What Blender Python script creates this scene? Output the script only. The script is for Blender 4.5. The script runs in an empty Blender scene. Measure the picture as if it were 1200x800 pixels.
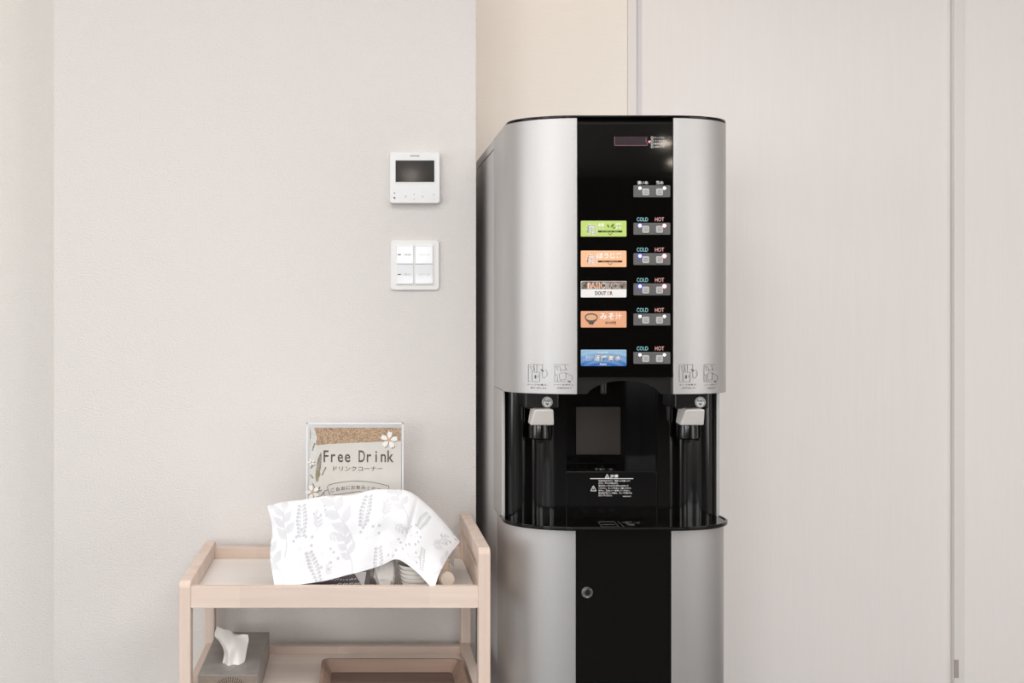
import bpy, bmesh, math, random
import numpy as np
from mathutils import Vector, noise

S = bpy.context.scene
COL = S.collection
rnd = random.Random(7)

# ------------------------------------------------------------------ camera
F = 1176.0            # focal length in pixels of the 1200 px wide frame
VX, VY = 418.0, 369.0  # principal point (the photograph is an off-centre crop)
HC = 1.15             # eye height

cam_data = bpy.data.cameras.new('camera')
cam = bpy.data.objects.new('camera', cam_data)
COL.objects.link(cam)
cam.location = (0, 0, HC)
cam.rotation_euler = (math.radians(90), 0, 0)
cam_data.sensor_width = 36.0
cam_data.lens = F / 1200.0 * 36.0
cam_data.shift_x = (600 - VX) / 1200.0
cam_data.shift_y = -(400 - VY) / 1200.0
cam_data.clip_start = 0.05
S.camera = cam

# ------------------------------------------------------------------ world, lights, exposure
w = bpy.data.worlds.new('world')
S.world = w
w.use_nodes = True
w.node_tree.nodes['Background'].inputs[0].default_value = (0.9, 0.95, 1.0, 1)
w.node_tree.nodes['Background'].inputs[1].default_value = 0.3
S.view_settings.view_transform = 'Standard'
S.view_settings.look = 'None'
S.view_settings.exposure = -0.18
S.view_settings.gamma = 1.0


def area(name, loc, rot, sx, sy, power, color, shape='RECTANGLE', spread=180):
    l = bpy.data.lights.new(name, 'AREA')
    l.shape = shape
    l.size = sx
    l.size_y = sy
    l.energy = power
    l.color = color
    l.spread = math.radians(spread)
    o = bpy.data.objects.new(name, l)
    o.location = loc
    o.rotation_euler = rot
    COL.objects.link(o)
    return o


CEIL = 2.55
WARM = (1.0, 0.86, 0.72)
NEUT = (1.0, 0.985, 0.97)
COOL = (0.97, 0.985, 1.0)
# large soft fill lamps added flush with the ceiling over the aisle
area('ceiling_fill', (-0.75, 0.45, CEIL - .012), (0, 0, 0), 1.3, 1.0, 22, NEUT)
area('ceiling_fill', (1.25, 0.45, CEIL - .012), (0, 0, 0), 1.3, 1.0, 22, NEUT)
area('ceiling_fill', (0.2, -1.3, CEIL - .012), (0, 0, 0), 2.6, 1.0, 62, NEUT)
# warm round downlights; the one above the front wall is added to brighten it
for x, y, p in ((0.56, 2.45, 1.2), (-1.15, 2.12, 1.5), (-0.2, 1.95, .8), (1.9, 1.8, 1.7), (2.5, -4.0, 3), (2.9, -5.0, 3), (0.54, -5.3, 3)):
    area('downlight', (x, y, CEIL - .012), (0, 0, 0), 0.11, 0.11, p, WARM, 'DISK')
# daylight through the shop windows in the far wall behind the camera
R90 = math.radians(90)
area('window_daylight', (0.62, -5.93, 1.30), (R90, 0, 0), 0.62, 1.25, 22, COOL)
area('window_daylight', (-1.15, -5.93, 1.45), (R90, 0, 0), 2.1, 1.9, 50, COOL)
area('window_daylight', (-3.35, -5.93, 1.45), (R90, 0, 0), 1.5, 1.9, 100, COOL)
# added fill from left and right of the camera, the side walls are solid
area('side_fill', (-4.45, -1.2, 1.25), (0, -R90, 0), 1.8, 2.6, 68, COOL)
area('side_fill', (3.52, -0.7, 1.35), (0, R90, 0), 1.9, 2.4, 40, (1.0, .99, .975))


# ------------------------------------------------------------------ helpers
def at(px, py, Y):
    return Vector(((px - VX) / F * Y, Y, HC + (VY - py) / F * Y))


def lin(c):
    r = []
    for v in c[:3]:
        v /= 255.0
        r.append(v / 12.92 if v <= .04045 else ((v + .055) / 1.055) ** 2.4)
    return (*r, 1.0)


def mat(name, rgb, rough=.5, metal=0.0, spec=.5, emit=None, estr=0.0, bump=0.0, bscale=300.0, bstretch=(1, 1, 1),
        vary=0.0, vscale=6.0, vstretch=(1, 1, 1), rgb2=None, coat=0.0):
    m = bpy.data.materials.new(name)
    m.use_nodes = True
    nt = m.node_tree
    b = nt.nodes['Principled BSDF']
    b.inputs['Base Color'].default_value = lin(rgb)
    b.inputs['Roughness'].default_value = rough
    b.inputs['Metallic'].default_value = metal
    b.inputs['Specular IOR Level'].default_value = spec
    b.inputs['Coat Weight'].default_value = coat
    if emit:
        b.inputs['Emission Color'].default_value = lin(emit)
        b.inputs['Emission Strength'].default_value = estr
    tc = None

    def noise_node(scale, stretch, detail=3):
        nonlocal tc
        if tc is None:
            tc = nt.nodes.new('ShaderNodeTexCoord')
        mp = nt.nodes.new('ShaderNodeMapping')
        mp.inputs['Scale'].default_value = stretch
        nt.links.new(tc.outputs['Object'], mp.inputs['Vector'])
        n = nt.nodes.new('ShaderNodeTexNoise')
        n.inputs['Scale'].default_value = scale
        n.inputs['Detail'].default_value = detail
        nt.links.new(mp.outputs[0], n.inputs['Vector'])
        return n
    if rgb2 is not None:
        n = noise_node(vscale, vstretch, 5)
        r = nt.nodes.new('ShaderNodeValToRGB')
        r.color_ramp.elements[0].position = .5 - .5 * max(.02, 1 - vary)
        r.color_ramp.elements[1].position = .5 + .5 * max(.02, 1 - vary)
        r.color_ramp.elements[0].color = lin(rgb)
        r.color_ramp.elements[1].color = lin(rgb2)
        nt.links.new(n.outputs['Fac'], r.inputs['Fac'])
        nt.links.new(r.outputs['Color'], b.inputs['Base Color'])
    if bump:
        n = noise_node(bscale, bstretch)
        bp = nt.nodes.new('ShaderNodeBump')
        bp.inputs['Strength'].default_value = bump
        bp.inputs['Distance'].default_value = .002
        nt.links.new(n.outputs['Fac'], bp.inputs['Height'])
        nt.links.new(bp.outputs[0], b.inputs['Normal'])
    return m


def world_loc(o):
    v = Vector((0, 0, 0))
    while o is not None:
        v = v + Vector(o.location)
        o = o.parent
    return v


DRAW = None   # (scale, drawing origin): the dispenser is drawn a little under its real size


def obj(name, bm, m, parent=None, smooth=True, angle=35, origin=None):
    """link one bmesh (world coordinates) as one mesh object"""
    off = world_loc(parent) if parent is not None else Vector(origin or (0, 0, 0))
    if DRAW:
        bmesh.ops.translate(bm, verts=bm.verts, vec=-DRAW[1])
        bmesh.ops.scale(bm, verts=bm.verts, vec=(DRAW[0],) * 3)
    else:
        bmesh.ops.translate(bm, verts=bm.verts, vec=-off)
    me = bpy.data.meshes.new(name)
    bm.normal_update()
    bm.to_mesh(me)
    bm.free()
    for mm in (m if isinstance(m, (list, tuple)) else [m]):
        me.materials.append(mm)
    if smooth:
        for p in me.polygons:
            p.use_smooth = True
        me.set_sharp_from_angle(angle=math.radians(angle))
    o = bpy.data.objects.new(name, me)
    COL.objects.link(o)
    if smooth:
        wn = o.modifiers.new('weighted_normals', 'WEIGHTED_NORMAL')
        wn.keep_sharp = True
    if parent is not None:
        o.parent = parent
    else:
        o.location = off
    return o


def thing(name, label, cat, loc, group=None):
    o = bpy.data.objects.new(name, None)
    o.empty_display_size = .05
    COL.objects.link(o)
    o.location = loc
    return tag(o, label, cat, group)


def tag(o, label, cat, group=None):
    o['label'] = label
    o['category'] = cat
    if group:
        o['group'] = group
    return o


def struct(o):
    o['kind'] = 'structure'
    return o


def box(bm, x0, x1, y0, y1, z0, z1, bev=0.0, seg=2):
    t = bmesh.new()
    v = [t.verts.new((x, y, z)) for z in (z0, z1) for y in (y0, y1) for x in (x0, x1)]
    for f in ((0, 2, 3, 1), (4, 5, 7, 6), (0, 1, 5, 4), (2, 6, 7, 3), (0, 4, 6, 2), (1, 3, 7, 5)):
        t.faces.new([v[i] for i in f])
    if bev:
        bmesh.ops.bevel(t, geom=list(t.edges), offset=bev, segments=seg, affect='EDGES', profile=.5)
    merge(bm, t)
    return bm


def merge(bm, t):
    me = bpy.data.meshes.new('tmp')
    t.to_mesh(me)
    t.free()
    bm.from_mesh(me)
    bpy.data.meshes.remove(me)


def bx(*a, **k):
    return box(bmesh.new(), *a, **k)


def prism(pts, axis, a0, a1, bev=0.0, seg=2, bm=None, angle=30):
    """extrude a 2D polygon. axis 'z': pts=(x,y); 'y': pts=(x,z); 'x': pts=(y,z)"""
    t = bmesh.new()

    def P(p, a):
        return {'z': (p[0], p[1], a), 'y': (p[0], a, p[1]), 'x': (a, p[0], p[1])}[axis]
    A = [t.verts.new(P(p, a0)) for p in pts]
    B = [t.verts.new(P(p, a1)) for p in pts]
    t.faces.new(A)
    t.faces.new(B[::-1])
    n = len(pts)
    for i in range(n):
        t.faces.new((A[i], B[i], B[(i + 1) % n], A[(i + 1) % n]))
    bmesh.ops.recalc_face_normals(t, faces=t.faces)
    if bev:
        t.normal_update()
        ed = [e for e in t.edges if len(e.link_faces) == 2 and e.calc_face_angle(0) > math.radians(angle)]
        bmesh.ops.bevel(t, geom=ed, offset=bev, segments=seg, affect='EDGES', profile=.5)
    if bm is None:
        return t
    merge(bm, t)
    return bm


def lathe(prof, c, n=32, bm=None, axis='z', arc=None):
    """prof: (radius, height) list, around c"""
    t = bmesh.new()
    rings = []
    for r, h in prof:
        ring = []
        for k in range(n):
            a = 2 * math.pi * k / n
            ca, sa = math.cos(a) * r, math.sin(a) * r
            p = (c[0] + ca, c[1] + sa, c[2] + h) if axis == 'z' else (c[0] + ca, c[1] - h, c[2] + sa)
            ring.append(t.verts.new(p))
        rings.append(ring)
    for a, b in zip(rings, rings[1:]):
        for k in range(n):
            t.faces.new((a[k], a[(k + 1) % n], b[(k + 1) % n], b[k]))
    t.faces.new(rings[0][::-1])
    t.faces.new(rings[-1])
    bmesh.ops.remove_doubles(t, verts=t.verts, dist=1e-6)
    bmesh.ops.recalc_face_normals(t, faces=t.faces)
    if bm is None:
        return t
    merge(bm, t)
    return bm


def rrect(x0, x1, z0, z1, r, n=5):
    pts = []
    for cx, cz, a0 in ((x1 - r, z1 - r, 0), (x0 + r, z1 - r, 90), (x0 + r, z0 + r, 180), (x1 - r, z0 + r, 270)):
        for k in range(n + 1):
            a = math.radians(a0 + 90 * k / n)
            pts.append((cx + r * math.cos(a), cz + r * math.sin(a)))
    return pts


def flat(pts, y, bm=None, th=.0003):
    """thin printed shape, facing -Y, polygon in (x, z)"""
    return prism(pts, 'y', y - th, y, bm=bm)


def disc(cx, cz, r, y, bm=None, n=20, th=.0004, rx=None):
    rx = rx or r
    return flat([(cx + rx * math.cos(2 * math.pi * k / n), cz + r * math.sin(2 * math.pi * k / n)) for k in range(n)], y, bm, th)


def line(bm, p, q, wd, y, th=.0003):
    p, q = Vector(p), Vector(q)
    d = (q - p)
    if d.length < 1e-9:
        return
    d.normalize()
    nn = Vector((-d.y, d.x)) * wd / 2
    flat([tuple(p + nn), tuple(q + nn), tuple(q - nn), tuple(p - nn)], y, bm, th)


def poly(bm, pts, wd, y, close=False):
    for a, b in zip(pts, pts[1:] + ([pts[0]] if close else [])):
        line(bm, a, b, wd, y)


_tc = bpy.data.curves.new('lettering_source', 'FONT')
_to = bpy.data.objects.new('lettering_source', _tc)


def text(bm, body, cx, cz, y, h, width=None, bold=0.0, shear=0.0, rot=0.0, mono=None):
    """append flat lettering facing -Y, centred at (cx, cz), cap height h, squeezed to width"""
    COL.objects.link(_to)
    _tc.offset = bold
    _tc.shear = shear
    _tc.size = 1.0
    _tc.align_x = 'LEFT'
    _tc.resolution_u = 3
    cells = [(body, 0.0)] if mono is None else [(ch, i) for i, ch in enumerate(body) if ch != ' ']
    V, Fc = [], []
    for s, i in cells:
        _tc.body = s
        dg = bpy.context.evaluated_depsgraph_get()
        dg.update()
        me = bpy.data.meshes.new_from_object(_to.evaluated_get(dg))
        co = [v.co.copy() for v in me.vertices]
        if mono is not None and co:
            xs = [c.x for c in co]
            mid = (min(xs) + max(xs)) / 2
            sc = min(1.0, mono * .9 / max(.01, (max(xs) - min(xs))))
            for c in co:
                c.x = (c.x - mid) * sc + i * mono
        o = len(V)
        V += co
        Fc += [[o + k for k in p.vertices] for p in me.polygons]
        bpy.data.meshes.remove(me)
    COL.objects.unlink(_to)
    if not V:
        return bm
    xs = [c.x for c in V]
    zs = [c.y for c in V]
    z0, z1 = min(zs), max(zs)
    sz = h / (z1 - z0)
    sx = width / (max(xs) - min(xs)) if width else sz
    mx, mz = (min(xs) + max(xs)) / 2, (z0 + z1) / 2
    cr, sr = math.cos(rot), math.sin(rot)
    vs = []
    for c in V:
        a, b = (c.x - mx) * sx, (c.y - mz) * sz
        vs.append(bm.verts.new((cx + a * cr - b * sr, y, cz + a * sr + b * cr)))
    for f in Fc:
        try:
            bm.faces.new([vs[k] for k in f])
        except ValueError:
            pass
    return bm


def lettering(name, items, m, parent):
    bm = bmesh.new()
    for it in items:
        text(bm, *it[:5], **(it[5] if len(it) > 5 else {}))
    bmesh.ops.recalc_face_normals(bm, faces=bm.faces)
    for f in bm.faces:
        f.normal_update()
        if f.normal.y > 0:
            f.normal_flip()
    return obj(name, bm, m, parent, smooth=False)


# ------------------------------------------------------------------ materials
M = {}
M['wallpaper'] = mat('wallpaper', (228, 223, 220), .85, spec=.2, bump=.9, bscale=170, bstretch=(1, 1, 1.6))
M['wallpaper_side'] = mat('wallpaper_side', (229, 225, 220), .85, spec=.2, bump=.9, bscale=170, bstretch=(1, 1, 1.6))
M['door_cloth'] = mat('woven_beige_laminate', (246, 239, 231), .65, spec=.3, bump=.22, bscale=160, bstretch=(.25, 1, 3), rgb2=(243, 235, 226), vscale=60, vstretch=(.3, 1, 4))
M['door_white'] = mat('white_grain_laminate', (243, 238, 236), .6, spec=.3, bump=.2, bscale=130, bstretch=(3, 1, .12), rgb2=(239, 233, 230), vscale=40, vstretch=(3, 1, .1))
M['stile'] = mat('white_door_stile', (232, 227, 224), .5)
M['door_shadow'] = mat('painted_shadow_grey', (222, 218, 220), .6)  # shadow tone beside the left door, put in as colour
M['ceiling'] = mat('ceiling_paint', (238, 236, 232), .9)
M['floor'] = mat('floor_vinyl', (84, 84, 86), .55, rgb2=(74, 73, 74), vscale=5, vstretch=(1, 8, 1))
M['dark_wall'] = mat('dark_wall_cladding', (62, 56, 50), .7)
M['room_wall'] = mat('room_wall_paint', (214, 210, 205), .9)

M['silver'] = mat('silver_paint', (204, 202, 201), .5, metal=.9, spec=.5, bump=.03, bscale=2500, rgb2=(190, 188, 187), vscale=900, vary=.4, coat=.06)
M['silver_low'] = M['silver']
M['side_grey'] = mat('grey_side_panel', (200, 198, 197), .5, metal=.1, spec=.4)
M['black_gloss'] = mat('gloss_black_plastic', (9, 8, 7), .05, spec=.36)
M['black_satin'] = mat('satin_black_plastic', (22, 20, 19), .3, spec=.45)
M['bay_black'] = mat('bay_black_plastic', (13, 12, 12), .12, spec=.5)
M['bay_panel'] = mat('bay_back_panel', (58, 50, 44), .45)
M['display'] = mat('display_window', (46, 30, 38), .2)
M['display_edge'] = mat('display_frame', (120, 84, 96), .4)
M['white_plastic'] = mat('white_plastic', (240, 240, 240), .35)
M['lever'] = mat('ivory_lever', (236, 230, 224), .35)
M['btn_plate'] = mat('grey_button_plate', (92, 90, 90), .5)
M['btn'] = mat('grey_button', (186, 184, 182), .45)
M['led_white'] = mat('led_white', (255, 255, 255), .4, emit=(255, 252, 250), estr=1.1)
M['led_blue'] = mat('led_blue', (50, 70, 255), .4, emit=(40, 60, 255), estr=1.0)
M['led_violet'] = mat('led_violet', (150, 150, 250), .4, emit=(140, 140, 255), estr=.8)
M['led_pink'] = mat('led_pink', (255, 150, 160), .4, emit=(255, 150, 160), estr=.8)
M['ink_white'] = mat('white_ink', (232, 230, 228), .6)
M['ink_cyan'] = mat('cyan_ink', (150, 214, 222), .6)
M['ink_pink'] = mat('pink_ink', (240, 178, 172), .6)
M['ink_grey'] = mat('grey_ink', (92, 92, 100), .7)
M['ink_black'] = mat('black_ink', (36, 32, 30), .7)
M['ink_brown'] = mat('brown_ink', (74, 58, 48), .7)
M['green_label'] = mat('green_label_film', (190, 214, 116), .4)
M['ink_green'] = mat('green_ink', (84, 120, 40), .6)
M['orange_label'] = mat('peach_label_film', (246, 190, 146), .4)
M['miso_label'] = mat('salmon_label_film', (230, 166, 128), .4)
M['label_white'] = mat('white_label_film', (236, 234, 232), .4)
M['beans'] = mat('coffee_bean_print', (50, 36, 28), .5, rgb2=(150, 132, 120), vscale=120, vstretch=(1, 1, 1.6), vary=.7)
M['ink_orange'] = mat('orange_ink', (206, 128, 60), .6)
M['ink_outline'] = mat('pale_outline_ink', (244, 240, 236), .5)
M['chrome'] = mat('chrome', (200, 198, 196), .18, metal=1)
M['steel_dark'] = mat('dark_steel', (70, 68, 66), .3, metal=.9)
M['tray_print'] = mat('moulded_grey_print', (84, 86, 90), .35)
M['screen'] = mat('screen_glass', (44, 42, 40), .08, spec=.6)
M['switch'] = mat('switch_gloss', (238, 239, 242), .12, spec=.6)
M['plate'] = mat('switch_plate_plastic', (240, 239, 237), .35)


def wood(name, rgb, rgb2, axis, rough=.5, dark=None, joint=0.0):
    st = {'x': (.35, 6, 6), 'y': (6, .35, 6), 'z': (6, 6, .35)}[axis]
    m = mat(name, rgb, rough, spec=.35, rgb2=rgb2, vscale=7, vstretch=st, vary=.45, bump=.12, bscale=60, bstretch=st)
    nt = m.node_tree
    if joint:
        # butcher-block staves: a slight change of tone every `joint` metres
        b = nt.nodes['Principled BSDF']
        src = b.inputs['Base Color'].links[0].from_socket
        tc = [n for n in nt.nodes if n.type == 'TEX_COORD'][0]
        mp = nt.nodes.new('ShaderNodeVectorMath')
        mp.operation = 'SNAP'
        mp.inputs[1].default_value = (joint, 9, 9) if axis == 'x' else (9, joint, 9)
        nt.links.new(tc.outputs['Object'], mp.inputs[0])
        wn = nt.nodes.new('ShaderNodeTexWhiteNoise')
        nt.links.new(mp.outputs[0], wn.inputs['Vector'])
        hs = nt.nodes.new('ShaderNodeHueSaturation')
        mr = nt.nodes.new('ShaderNodeMapRange')
        mr.inputs['To Min'].default_value = .94
        mr.inputs['To Max'].default_value = 1.05
        nt.links.new(wn.outputs['Value'], mr.inputs['Value'])
        nt.links.new(mr.outputs[0], hs.inputs['Value'])
        nt.links.new(src, hs.inputs['Color'])
        nt.links.new(hs.outputs[0], b.inputs['Base Color'])
    return m


for ax in 'xyz':
    M['wood_' + ax] = wood('pale_beech_' + ax, (233, 217, 206), (214, 190, 174), ax, joint=.19 if ax == 'x' else 0)
M['shelf'] = wood('whitewashed_shelf_board', (246, 241, 237), (238, 231, 225), 'x', .45)
M['lower_shelf'] = wood('pale_beech_lower_board', (250, 238, 228), (236, 220, 208), 'x', .4)
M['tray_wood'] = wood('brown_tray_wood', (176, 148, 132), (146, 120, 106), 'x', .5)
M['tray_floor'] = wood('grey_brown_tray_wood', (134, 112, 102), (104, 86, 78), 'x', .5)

# ------------------------------------------------------------------ setting
YW = 2.40            # face of the wall with the switches
XW = (558 - VX) / F * YW
XL = (62.5 - VX) / F * YW
YR = 2.78            # face of the sliding doors in the recess
ZT = CEIL
RX0, RX1, RY0 = -4.5, 3.6, -6.0

struct(obj('floor', bx(RX0 - .1, RX1 + .1, RY0 - .1, 3.1, -.1, 0), M['floor']))
struct(obj('ceiling', bx(RX0 - .1, RX1 + .1, RY0 - .1, 3.1, ZT, ZT + .1), M['ceiling']))
struct(obj('wall_front', bx(XL, XW, YW, 3.05, 0, ZT, bev=.002, seg=2), M['wallpaper']))
struct(obj('wall_left', bx(RX0, XL + .01, YW + .10, 3.05, 0, ZT), M['wallpaper_side']))
struct(obj('wall_recess', bx(XW - .02, RX1, YR + .07, 3.05, 0, ZT), M['room_wall']))
struct(obj('wall_west', bx(RX0 - .1, RX0, RY0, 3.1, 0, ZT), M['room_wall']))
struct(obj('wall_east', bx(RX1, RX1 + .1, RY0, 3.1, 0, ZT), M['room_wall']))
struct(obj('wall_back', bx(RX0, RX1, RY0 - .1, RY0, 0, ZT), M['dark_wall']))
# shop window frame in the far wall
bm = bmesh.new()
for a in ((.26, .31, .60, 2.0), (.93, .98, .60, 2.0), (.26, .98, .60, .66), (.26, .98, 1.94, 2.0)):
    box(bm, a[0], a[1], RY0, RY0 + .05, a[2], a[3], bev=.004)
struct(obj('window_1', bm, M['stile']))


def door(name, x0, x1, y, m, stiles):
    d = struct(obj(name, bx(x0, x1, y, y + .03, .01, ZT - .01, bev=.0015), m))
    for a, b in stiles:
        obj('stile', bx(a, b, y - .004, y + .031, .01, ZT - .01, bev=.0012), M['stile'], d)
    return d


def xr(px, Y=YR):
    return (px - VX) / F * Y


door('door_1', XW + .005, xr(735.5), YR, M['door_cloth'], [(xr(735.5), xr(745.5))])
YD = YR + .012
d2 = door('door_2', xr(745.8), xr(1117.2), YD, M['door_white'], [])
obj('shadow_strip', bx(xr(745.9), xr(751.8, YD), YD - .002, YD + .001, .01, ZT - .01), M['door_shadow'], d2)  # thin grey strip stands in for the shadow of the left door's edge
d3 = door('door_3', xr(1129.5), RX1 - .02, YR - .0, M['door_white'], [(xr(1117.5), xr(1129.5))])
# small catch plate low on the stile of the right-hand door
p = at(1119, 783, YR)
obj('catch_plate', bx(p.x - .0045, p.x + .0075, YR - .0065, YR - .003, p.z - .024, p.z + .026, bev=.001),
    mat('taupe_catch', (176, 164, 160), .5), d3)

# ------------------------------------------------------------------ drink dispenser
SIZE = 1.06
FZ = HC - HC / SIZE   # floor level in the drawing
XC, HW = 0.5165, 0.2215
YF, YCN = 1.930, 2.016
FL = 0.0925
ZTOP = HC + .384
DZ = lambda py, Y=YF: HC + (VY - py) / F * Y

disp = thing('drink_dispenser', 'tall silver and black free-standing tea and water dispenser with lit drink buttons', 'drink dispenser', (XC * SIZE, 2.2 * SIZE, 0))
DRAW = (SIZE, Vector((XC, 2.2, FZ)))


def yfront(x, yf=YF, hw=HW, yc=YCN):
    a = max(0.0, abs(x - XC) - FL)
    t = min(1.0, a / (hw - FL))
    return yf + (yc - yf) * (1 - math.sqrt(max(0.0, 1 - t * t)))


def side_path(s, yf=YF, hw=HW, yc=YCN, yback=2.16, x_in=FL, n=22):
    """front outline of one side, s=-1 left, +1 right, from the back edge to the centre strip"""
    pts = [(XC + s * hw, yback), (XC + s * hw, yc + .03)]
    for k in range(n + 1):
        a = math.pi / 2 * (1 - k / n)
        pts.append((XC + s * (FL + (hw - FL) * math.sin(a)), yf + (yc - yf) * (1 - math.cos(a))))
    if x_in < FL:
        pts.append((XC + s * x_in, yf))
    return pts


def shell(path, th):
    """offset polygon: path outside, inner line th inside"""
    inner = []
    n = len(path)
    for i, p in enumerate(path):
        a = Vector(path[max(0, i - 1)])
        b = Vector(path[min(n - 1, i + 1)])
        d = (b - a).normalized()
        nn = Vector((-d.y, d.x))
        c = Vector((XC, 2.2))
        if (c - Vector(p)).dot(nn) < 0:
            nn = -nn
        q = Vector(p) + nn * th
        inner.append((q.x, q.y))
    return path + inner[::-1]


Z_UP0, Z_UP1 = DZ(462), ZTOP - .005
Z_TRAY = DZ(617.3)
Z_LOW1 = Z_TRAY - .0075

# cabinet
obj('cabinet_body', bx(XC - HW + .0005, XC + HW - .0005, 2.164, 2.50, FZ + .03, ZTOP - .026, bev=.004), M['side_grey'], disp)
for sx in (-1, 1):
    for yy in (2.08, 2.44):
        obj('foot', lathe([(.02, 0), (.02, .006), (.012, .008), (.012, .055)], (XC + sx * .18, yy, FZ), 16), M['black_satin'], disp)
top_path = side_path(-1, YF + .012, HW - .001, YCN + .008, 2.50, 0)[:-1] + side_path(1, YF + .012, HW - .001, YCN + .008, 2.50, 0)[::-1][1:]
back_only = [p for p in top_path]
obj('top_cover', prism(back_only, 'z', ZTOP - .0245, ZTOP - .004, bev=.002), M['side_grey'], disp)
rim = side_path(-1, YF - .0015, HW - .004, YCN - .012, 2.03, 0)[1:-1] + side_path(1, YF - .0015, HW - .004, YCN - .012, 2.03, 0)[::-1][1:-1]
obj('top_rim', prism(rim, 'z', ZTOP - .0045, ZTOP, bev=.0012), M['black_gloss'], disp)

up = []
for s in (-1, 1):
    pth = side_path(s)
    up.append(obj('upper_panel', prism(shell(pth, .010), 'z', Z_UP0, Z_UP1, bev=.0012), M['silver'], disp))
for s in (-1, 1):
    pth = side_path(s, YF + .012, HW, YCN + .012, 2.11)
    obj('lower_panel', prism(shell(pth, .010), 'z', FZ + .05, Z_LOW1 - .0008, bev=.0012), M['silver_low'], disp)
    # side skin behind the lower panel and beside the bay
    x = XC + s * HW
    obj('side_skin', bx(min(x, x - s * .008), max(x, x - s * .008), 2.115, 2.1635, FZ + .05, Z_LOW1 - .002, bev=.001), M['side_grey'], disp)
    obj('side_skin', bx(min(x, x - s * .0065), max(x, x - s * .0065), 2.040, 2.1635, Z_LOW1, Z_UP0 - .0005, bev=.001), M['silver'], disp)

# black centre strips
ZH = DZ(442)
bm = bmesh.new()
box(bm, XC - FL + .0005, XC + FL - .0005, YF + .0008, YF + .012, ZH, DZ(144.2), bev=.0008)
prism([(YF + .0008, DZ(144.4)), (YF + .006, Z_UP1), (YF + .012, Z_UP1), (YF + .012, DZ(144.4))], 'x', XC - FL + .0005, XC + FL - .0005, bm=bm)
front = obj('front_panel', bm, M['black_gloss'], disp)
obj('lower_front_panel', bx(XC - FL + .0005, XC + FL - .0005, YF + .0128, YF + .024, FZ + .05, Z_LOW1 - .0008, bev=.0008), M['black_gloss'], disp)

# hood with arched cut-out
hw_, ar, ah = .0925, .071, .0255
pts = [(XC - hw_, Z_UP0), (XC - hw_, ZH - .0005), (XC + hw_, ZH - .0005), (XC + hw_, Z_UP0)]
for k in range(25):
    t = 1 - 2 * k / 24
    pts.append((XC + ar * t, Z_UP0 + ah * (1 - abs(t) ** 2.2) ** .75))
hood = obj('hood', prism(pts, 'y', YF + .010, YF + .026), M['black_satin'], disp)

# bay: two columns with concave coves, apron and cavity
BW = .2145
YB = 2.032


def column(s):
    pts = [(XC + s * .093, 2.15), (XC + s * .093, YB)]
    for k in range(1, 30):
        a = .093 + (BW - .024 - .093) * k / 30
        d = abs(a - .150) / .030
        y = YB + (.021 * math.cos(d * math.pi / 2) ** 1.3 if d < 1 else 0)
        pts.append((XC + s * a, y))
    for k in range(9):
        an = math.pi / 2 * k / 8
        pts.append((XC + s * (BW - .024 + .024 * math.sin(an)), YB + .03 * (1 - math.cos(an))))
    pts.append((XC + s * BW, 2.15))
    return pts


bay = obj('dispensing_bay', bx(XC - .0925, XC + .0925, YB, 2.15, Z_TRAY - .004, DZ(552.2, 2.035), bev=.0015), M['bay_black'], disp)
for s in (-1, 1):
    obj('bay_column', prism(column(s), 'z', Z_TRAY - .004, Z_UP0 + .004), M['bay_black'], bay)
bm = bmesh.new()
box(bm, XC - .093, XC + .093, 2.150, 2.1635, DZ(560, 2.03), Z_UP0 + .06)           # back wall
box(bm, XC - .093, XC - .0905, YB + .004, 2.15, DZ(552.2, 2.035), Z_UP0 + .05)      # cheeks
box(bm, XC + .0905, XC + .093, YB + .004, 2.15, DZ(552.2, 2.035), Z_UP0 + .05)
box(bm, XC - .093, XC + .093, 1.965, 2.15, Z_UP0 + .045, Z_UP0 + .06)               # ceiling of the cavity
obj('bay_cavity', bm, M['bay_black'], bay)
obj('splash_panel', bx(XC - .0485, XC + .0485, 2.1435, 2.151, DZ(533, 2.145), DZ(476, 2.145), bev=.003), M['bay_panel'], bay)
bm = bmesh.new()
lathe([(.010, 0), (.012, .004), (.012, .03), (.016, .034), (.016, .06)], (XC - .004, 2.09, Z_UP0 - .012), 20, bm)
obj('spout', bm, M['steel_dark'], bay)
obj('spout', lathe([(.006, 0), (.007, .003), (.007, .05)], (XC - .035, 2.10, Z_UP0 - .009), 16), M['bay_black'], bay)
# round cup rest with rings
zc = DZ(552.2, 2.035)
bm = bmesh.new()
for r in (.034, .026, .018, .010):
    lathe([(r - .0022, 0), (r - .0022, .0022), (r, .0022), (r, 0)], (XC - .004, 2.095, zc - .0003), 36, bm)
obj('cup_rest', bm, M['bay_black'], bay)

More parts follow.
